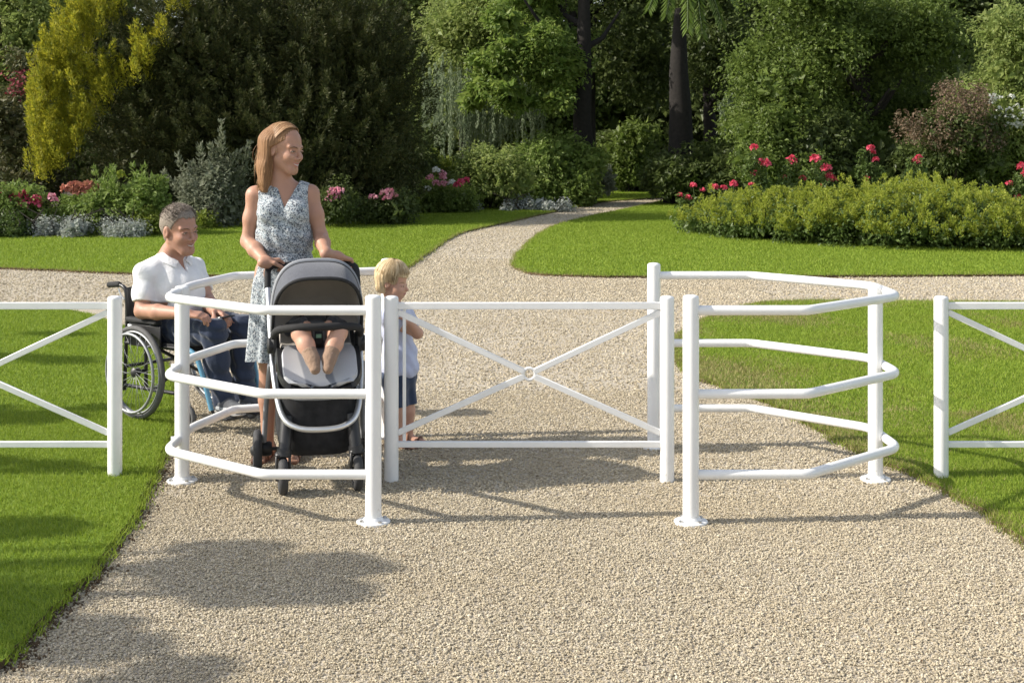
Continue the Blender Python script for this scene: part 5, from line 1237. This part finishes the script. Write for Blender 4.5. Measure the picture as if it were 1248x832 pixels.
# short hair
hb = Body(); hb.ell(Pm(-.016,0,.040), np.array((.103,.083,.093))*sm, Am, .03); hb.cap(Pm(-.065,0,.0), Pm(-.07,0,-.045), .055*sm, .036*sm, .03)
fm, lm, um = Am
def mcut(D, X, Y, Z):
    x, y, z = X-Hm[0], Y-Hm[1], Z-Hm[2]; a = (x*fm[0]+y*fm[1]+z*fm[2])/sm; l = (x*lm[0]+y*lm[1]+z*lm[2])/sm; u = (x*um[0]+y*um[1]+z*um[2])/sm
    face = np.maximum(-a+.022+np.clip(u-.02, 0, .06)*.55-np.clip(.02-u, 0, 1)*.5, u-.072-.05*np.abs(l)+.004*np.sin(l*220))
    ear = np.sqrt((a+.008)**2+((u+.012)*.8)**2)-.030
    return np.maximum(np.maximum(D, -face), -ear)
HM = sdf_obj('hair', hb, M['hair_m'], MAN, .0038, 0, mcut)
paths = []
for k in range(2600):
    d = nrm((rs.uniform(-.9,.95), rs.uniform(-1,1), rs.uniform(.15,1))); 
    if d[0] > .55 and d[2] < .75: continue
    p = V(-.016,0,.040)+d*V(.104,.084,.094); g = nrm(d*.30+V(.6,0,.05)+V(rs.gauss(0,.2),rs.gauss(0,.25),0)); p = p-d*.003; paths.append([Pm(*p), Pm(*(p+g*.008)), Pm(*(p+g*.016))])
strands('strands', paths, .0013, M['strand_m'], HM, 3)
ph = MB(); pc_ = WLm+nrm(V(.75,-.55,-.22))*.10+V(-.02,-.03,.0); ph.box(pc_, (.035,.07,.005), [nrm(V(.5,.8,0)), nrm(V(.8,-.5,.15)), nrm(V(-.1,.0,1))], .004)
setp(ph.build('phone', M['phone'], None, True, tuple(pc_)), 'small dark phone held in the seated man\'s left hand', 'phone')

# ------------------------------------------------ boy
yb = 7.45; b_ = lambda px, py, dy=0.0: W(px, py, yb+dy)
B = Body(); Hb = b_(479,343); Ab = head_axes(nrm(V(.965,-.26,-.17)), 0); sb_ = .83
Pb, eb, eyb, mb_ = head(B, Hb, Ab, sb_, True)
B.cap(Pb(-.015,0,-.06), b_(481,374), .036, .04, .025, 1, 'neck')
fb = nrm(V(.90,-.42,0)); rb = V(fb[1], -fb[0], 0); AB = np.array([fb, rb, cu])
scb = b_(483,382); SRb, SLb = scb+rb*.085-V(0,0,.008), scb-rb*.085-V(0,0,.008)
for q in (SRb, SLb): B.cap(scb, q, .042, .034, .03, 1, 'torso')
B.ell(b_(484,400), (.072,.088,.085), AB, .04, 1, 'torso'); B.ell(b_(487,432), (.082,.088,.09), AB, .05, 1, 'torso'); B.ell(b_(486,458), (.076,.088,.07), AB, .05, 1, 'hips')
for Sh, e, wv, dd in ((SRb, b_(509,406,-.10), b_(499,393,-.15), V(-.55,.45,.35)), (SLb, b_(507,405,.10), b_(499,396,-.02), V(-.5,-.5,.3))):
    B.chain([Sh, Sh*.5+e*.5, e], [.035,.032,.027], .02, 'uarm'); B.chain([e, wv], [.028,.020], .015, 'farm'); hand(B, wv, nrm(dd), V(-.5,.4,-.5), V(.2,.2,1), (.5,.7,.5), .56, .5, 'hand')
for s, dx in ((1,0.0),(-1,.012)):
    hp = b_(486,462)+rb*.042*s; kn = b_(489,502)+rb*.046*s+fb*dx; an = V(*b_(490,540)[:2], .055)+rb*.05*s+fb*dx
    B.chain([hp, kn], [.056,.040], .03, 'thigh'); B.ell(kn*.6+an*.4-fb*.012, (.034,.033,.06), AB, .02, 1, 'shin'); B.chain([kn, an], [.037,.025], .02, 'shin'); B.cap(an-cu*.03, an+fb*.085-cu*.036, .025, .018, .02, 1, 'foot')
    for k, o in enumerate((-.018,-.008,.001,.010,.018)): B.cap(an+fb*.085+rb*o*.9-cu*.038, an+fb*(.106-.25*abs(o))+rb*o-cu*.041, .0075, .0065, .005, 1, 'foot')
baseb = (b_(488,551)[0], yb, 0)
BOY = sdf_obj('person', B, M['skin_c'], None, .0042, loc=baseb); setp(BOY, 'small blond boy in a pale T-shirt and navy shorts standing behind the gate post', 'person')
face_parts(Pb, eb, eyb, mb_, Ab, sb_, BOY, M['iris_blue'], M['brow_light'], M, True, False, plain('child_lips', (.52,.23,.19), .5))
tb = Body(); tb.p = B.tags('torso').p+[]; tb.ell(b_(487,450), (.088,.096,.06), AB, .04)
zh = b_(0,458)[2]
for Sh, e in ((SRb, b_(509,406,-.10)), (SLb, b_(507,405,.10))): tb.cap(Sh, Sh+nrm(e-Sh)*.062, .036, .036, .02)
def tee(D, X, Y, Z):
    D = D+.003*np.sin(Z*70+X*40+np.sin(X*30+Y*20)*2)*np.clip((scb[2]-Z)*6, 0, 1)
    for Sh, e in ((SRb, b_(509,406,-.10)), (SLb, b_(507,405,.10))):
        d = nrm(e-Sh); t = (X-Sh[0])*d[0]+(Y-Sh[1])*d[1]+(Z-Sh[2])*d[2]; side = ((X-scb[0])*rb[0]+(Y-scb[1])*rb[1])*(1 if Sh is SRb else -1); pass
    nk = np.sqrt((X-b_(482,0)[0])**2+(Y-yb)**2)-.042; D = np.maximum(D, -np.maximum(nk, scb[2]+.018-Z)); return np.maximum(D, zh-Z)
sdf_obj('shirt', tb, M['tee'], BOY, .0045, .012, tee)
sb2 = Body(); sb2.p = B.tags('hips', 'thigh').p
sdf_obj('shorts', sb2, M['navy'], BOY, .0045, .015, lambda D, X, Y, Z: np.maximum(np.maximum(D+.003*np.sin(X*80+Z*25+Y*50), b_(0,493)[2]-Z), Z-(zh+.03)))
for s, dx in ((1,0.0),(-1,.012)):
    an = V(*b_(490,540)[:2], 0)+rb*.05*s+fb*dx; mb = MB(); mb.tube([an-fb*.04+cu*.006, an+cu*.006, an+fb*.06+cu*.006, an+fb*.115+cu*.006], [.02,.027,.031,.020], 12, ry=.22, up=(0,0,1))
    for (d, h, ww) in ((.07,.035,.030),(.01,.062,.029),(-.02,.052,.028)): mb.tube([an+fb*d+rb*ww*math.cos(u)+cu*(.01+h*math.sin(u)) for u in np.linspace(0, PI, 10)], .0055, 6)
    mb.build('sandal', M['leather'], BOY)
hb = Body(); hb.ell(Pb(-.014,0,.042), np.array((.108,.090,.096))*sb_, Ab, .03)
for (l, u) in ((.055,-.035),(-.055,-.035),(0,-.05),(.03,-.045),(-.03,-.045)): hb.cap(Pb(-.055,l*.8,.02), Pb(-.055,l,u), .045*sb_, .034*sb_, .03)
fB, lB, uB = Ab
def bcut(D, X, Y, Z):
    x, y, z = X-Hb[0], Y-Hb[1], Z-Hb[2]; a = (x*fB[0]+y*fB[1]+z*fB[2])/sb_; l = (x*lB[0]+y*lB[1]+z*lB[2])/sb_; u = (x*uB[0]+y*uB[1]+z*uB[2])/sb_
    face = np.maximum(-a+.030+np.clip(np.abs(l)-.04, 0, 1)*.5-.0*u, u-.040-.1*np.abs(l)); ear = np.sqrt((a+.006)**2+(u+.022)**2)-.022; low = -.03-u+np.clip(-a-.0, 0, 1)*-.0
    D = D+.0012*np.sin(np.arctan2(l, a)*30+u*40)+.0006*np.sin(np.arctan2(l, a)*64-u*30)
    D = np.maximum(np.maximum(D, -face), -ear); return np.maximum(D, np.where(a > -.02, -.012-u, -.085-u))
HB = sdf_obj('hair', hb, M['hair_b'], BOY, .0036, 0, bcut)
paths = []
for k in range(900):
    a = rs.uniform(-PI, PI); e = V(math.cos(a), math.sin(a), 0); cen = V(-.014,0,.042); crn = V(-.04,.0,.138); el = rs.uniform(-.15,.35) if abs(a) > .9 else rs.uniform(.15,.45)
    q = lambda t: cen+nrm(e*math.sin(t)+V(0,0,math.cos(t)))*V(.112,.094,.100)*rs.uniform(.99,1.05)
    T1 = PI/2-el; paths.append(smoothpath([Pb(*(q(t)*(1)+crn*0)) for t in np.linspace(.15, T1+ (.35 if abs(a) > .9 else 0), 5)], 3))
strands('strands', paths, .0018, M['strand_b'], HB, 3)

# ------------------------------------------------ baby in the pram
B = Body(); hc = S(0,-.205,.738); Ay = head_axes(nrm(sf*.30+V(0,0,.95)), 0); 
Py, eyw, eyy, my = head(B, hc, Ay, .62, True)
B.cap(Py(-.01,0,-.06), S(0,-.15,.735), .03, .034, .02, 1, 'neck'); B.ell(S(0,-.09,.705), (.085,.11,.055), np.array([su, nrm(sf-V(0,0,.55)), nrm(V(0,0,1)+sf*.55)]), .04, 1, 'torso'); B.ell(S(0,.0,.69), (.085,.07,.06), np.array([su, sf, cu]), .04, 1, 'torso')
for s in (1,-1):
    hp = S(.05*s,.02,.69); kn = S(.088*s,.175,.735); an = S(.038*s,.262,.625)
    B.chain([hp, kn], [.05,.042], .03, 'thigh'); B.chain([kn, kn*.55+an*.45, an], [.040,.039,.027], .02, 'shin'); tip = an+nrm(sf*.55-su*.12*s+V(0,0,-.55))*.055; B.cap(an, tip, .025, .018, .02, 1, 'foot')
    sh = S(.085*s,-.14,.735); el = S(.12*s,-.04,.725); wv = S(.07*s,.03,.765); B.chain([sh, el], [.032,.026], .02, 'uarm'); B.chain([el, wv], [.026,.018], .015, 'farm'); hand(B, wv, nrm(sf*.6-su*.5*s), V(0,0,-1), -su*s, (.5,.6,.5), .42, .5, 'hand')
BAB = sdf_obj('person', B, M['skin_c'], None, .0038, loc=tuple(S(0,0,.64))); setp(BAB, 'baby reclining in the pram, bare legs and brown socks showing', 'person')
bb = Body(); bb.p = B.tags('torso', 'uarm', 'farm').p
sdf_obj('romper', bb, M['dark_cloth'], BAB, .0045, .010, lambda D, X, Y, Z: D)
bb = Body(); bb.p = B.tags('thigh').p
sdf_obj('trousers', bb, M['dark_cloth'], BAB, .0045, .008, lambda D, X, Y, Z: np.maximum(D, (X-SO[0])*sf[0]+(Y-SO[1])*sf[1]-.145))
for s in (1,-1):
    an = S(.038*s,.262,.625); kn = S(.088*s,.175,.735); tip = an+nrm(sf*.55-su*.12*s+V(0,0,-.55))*.055
    bb = Body(); bb.cap(an+(kn-an)*.28, an, .034, .029, .02); bb.cap(an, tip, .028, .022, .02); sdf_obj('sock', bb, M['sock'], BAB, .004, .003, lambda D, X, Y, Z: D)
hb = Body(); hb.ell(Py(-.012,0,.03), np.array((.104,.084,.096))*.62, Ay, .02); fY = Ay[0]
sdf_obj('bonnet', hb, M['lining'], BAB, .004, .003, lambda D, X, Y, Z: np.maximum(D, (X-hc[0])*fY[0]+(Y-hc[1])*fY[1]+(Z-hc[2])*fY[2]-.035))
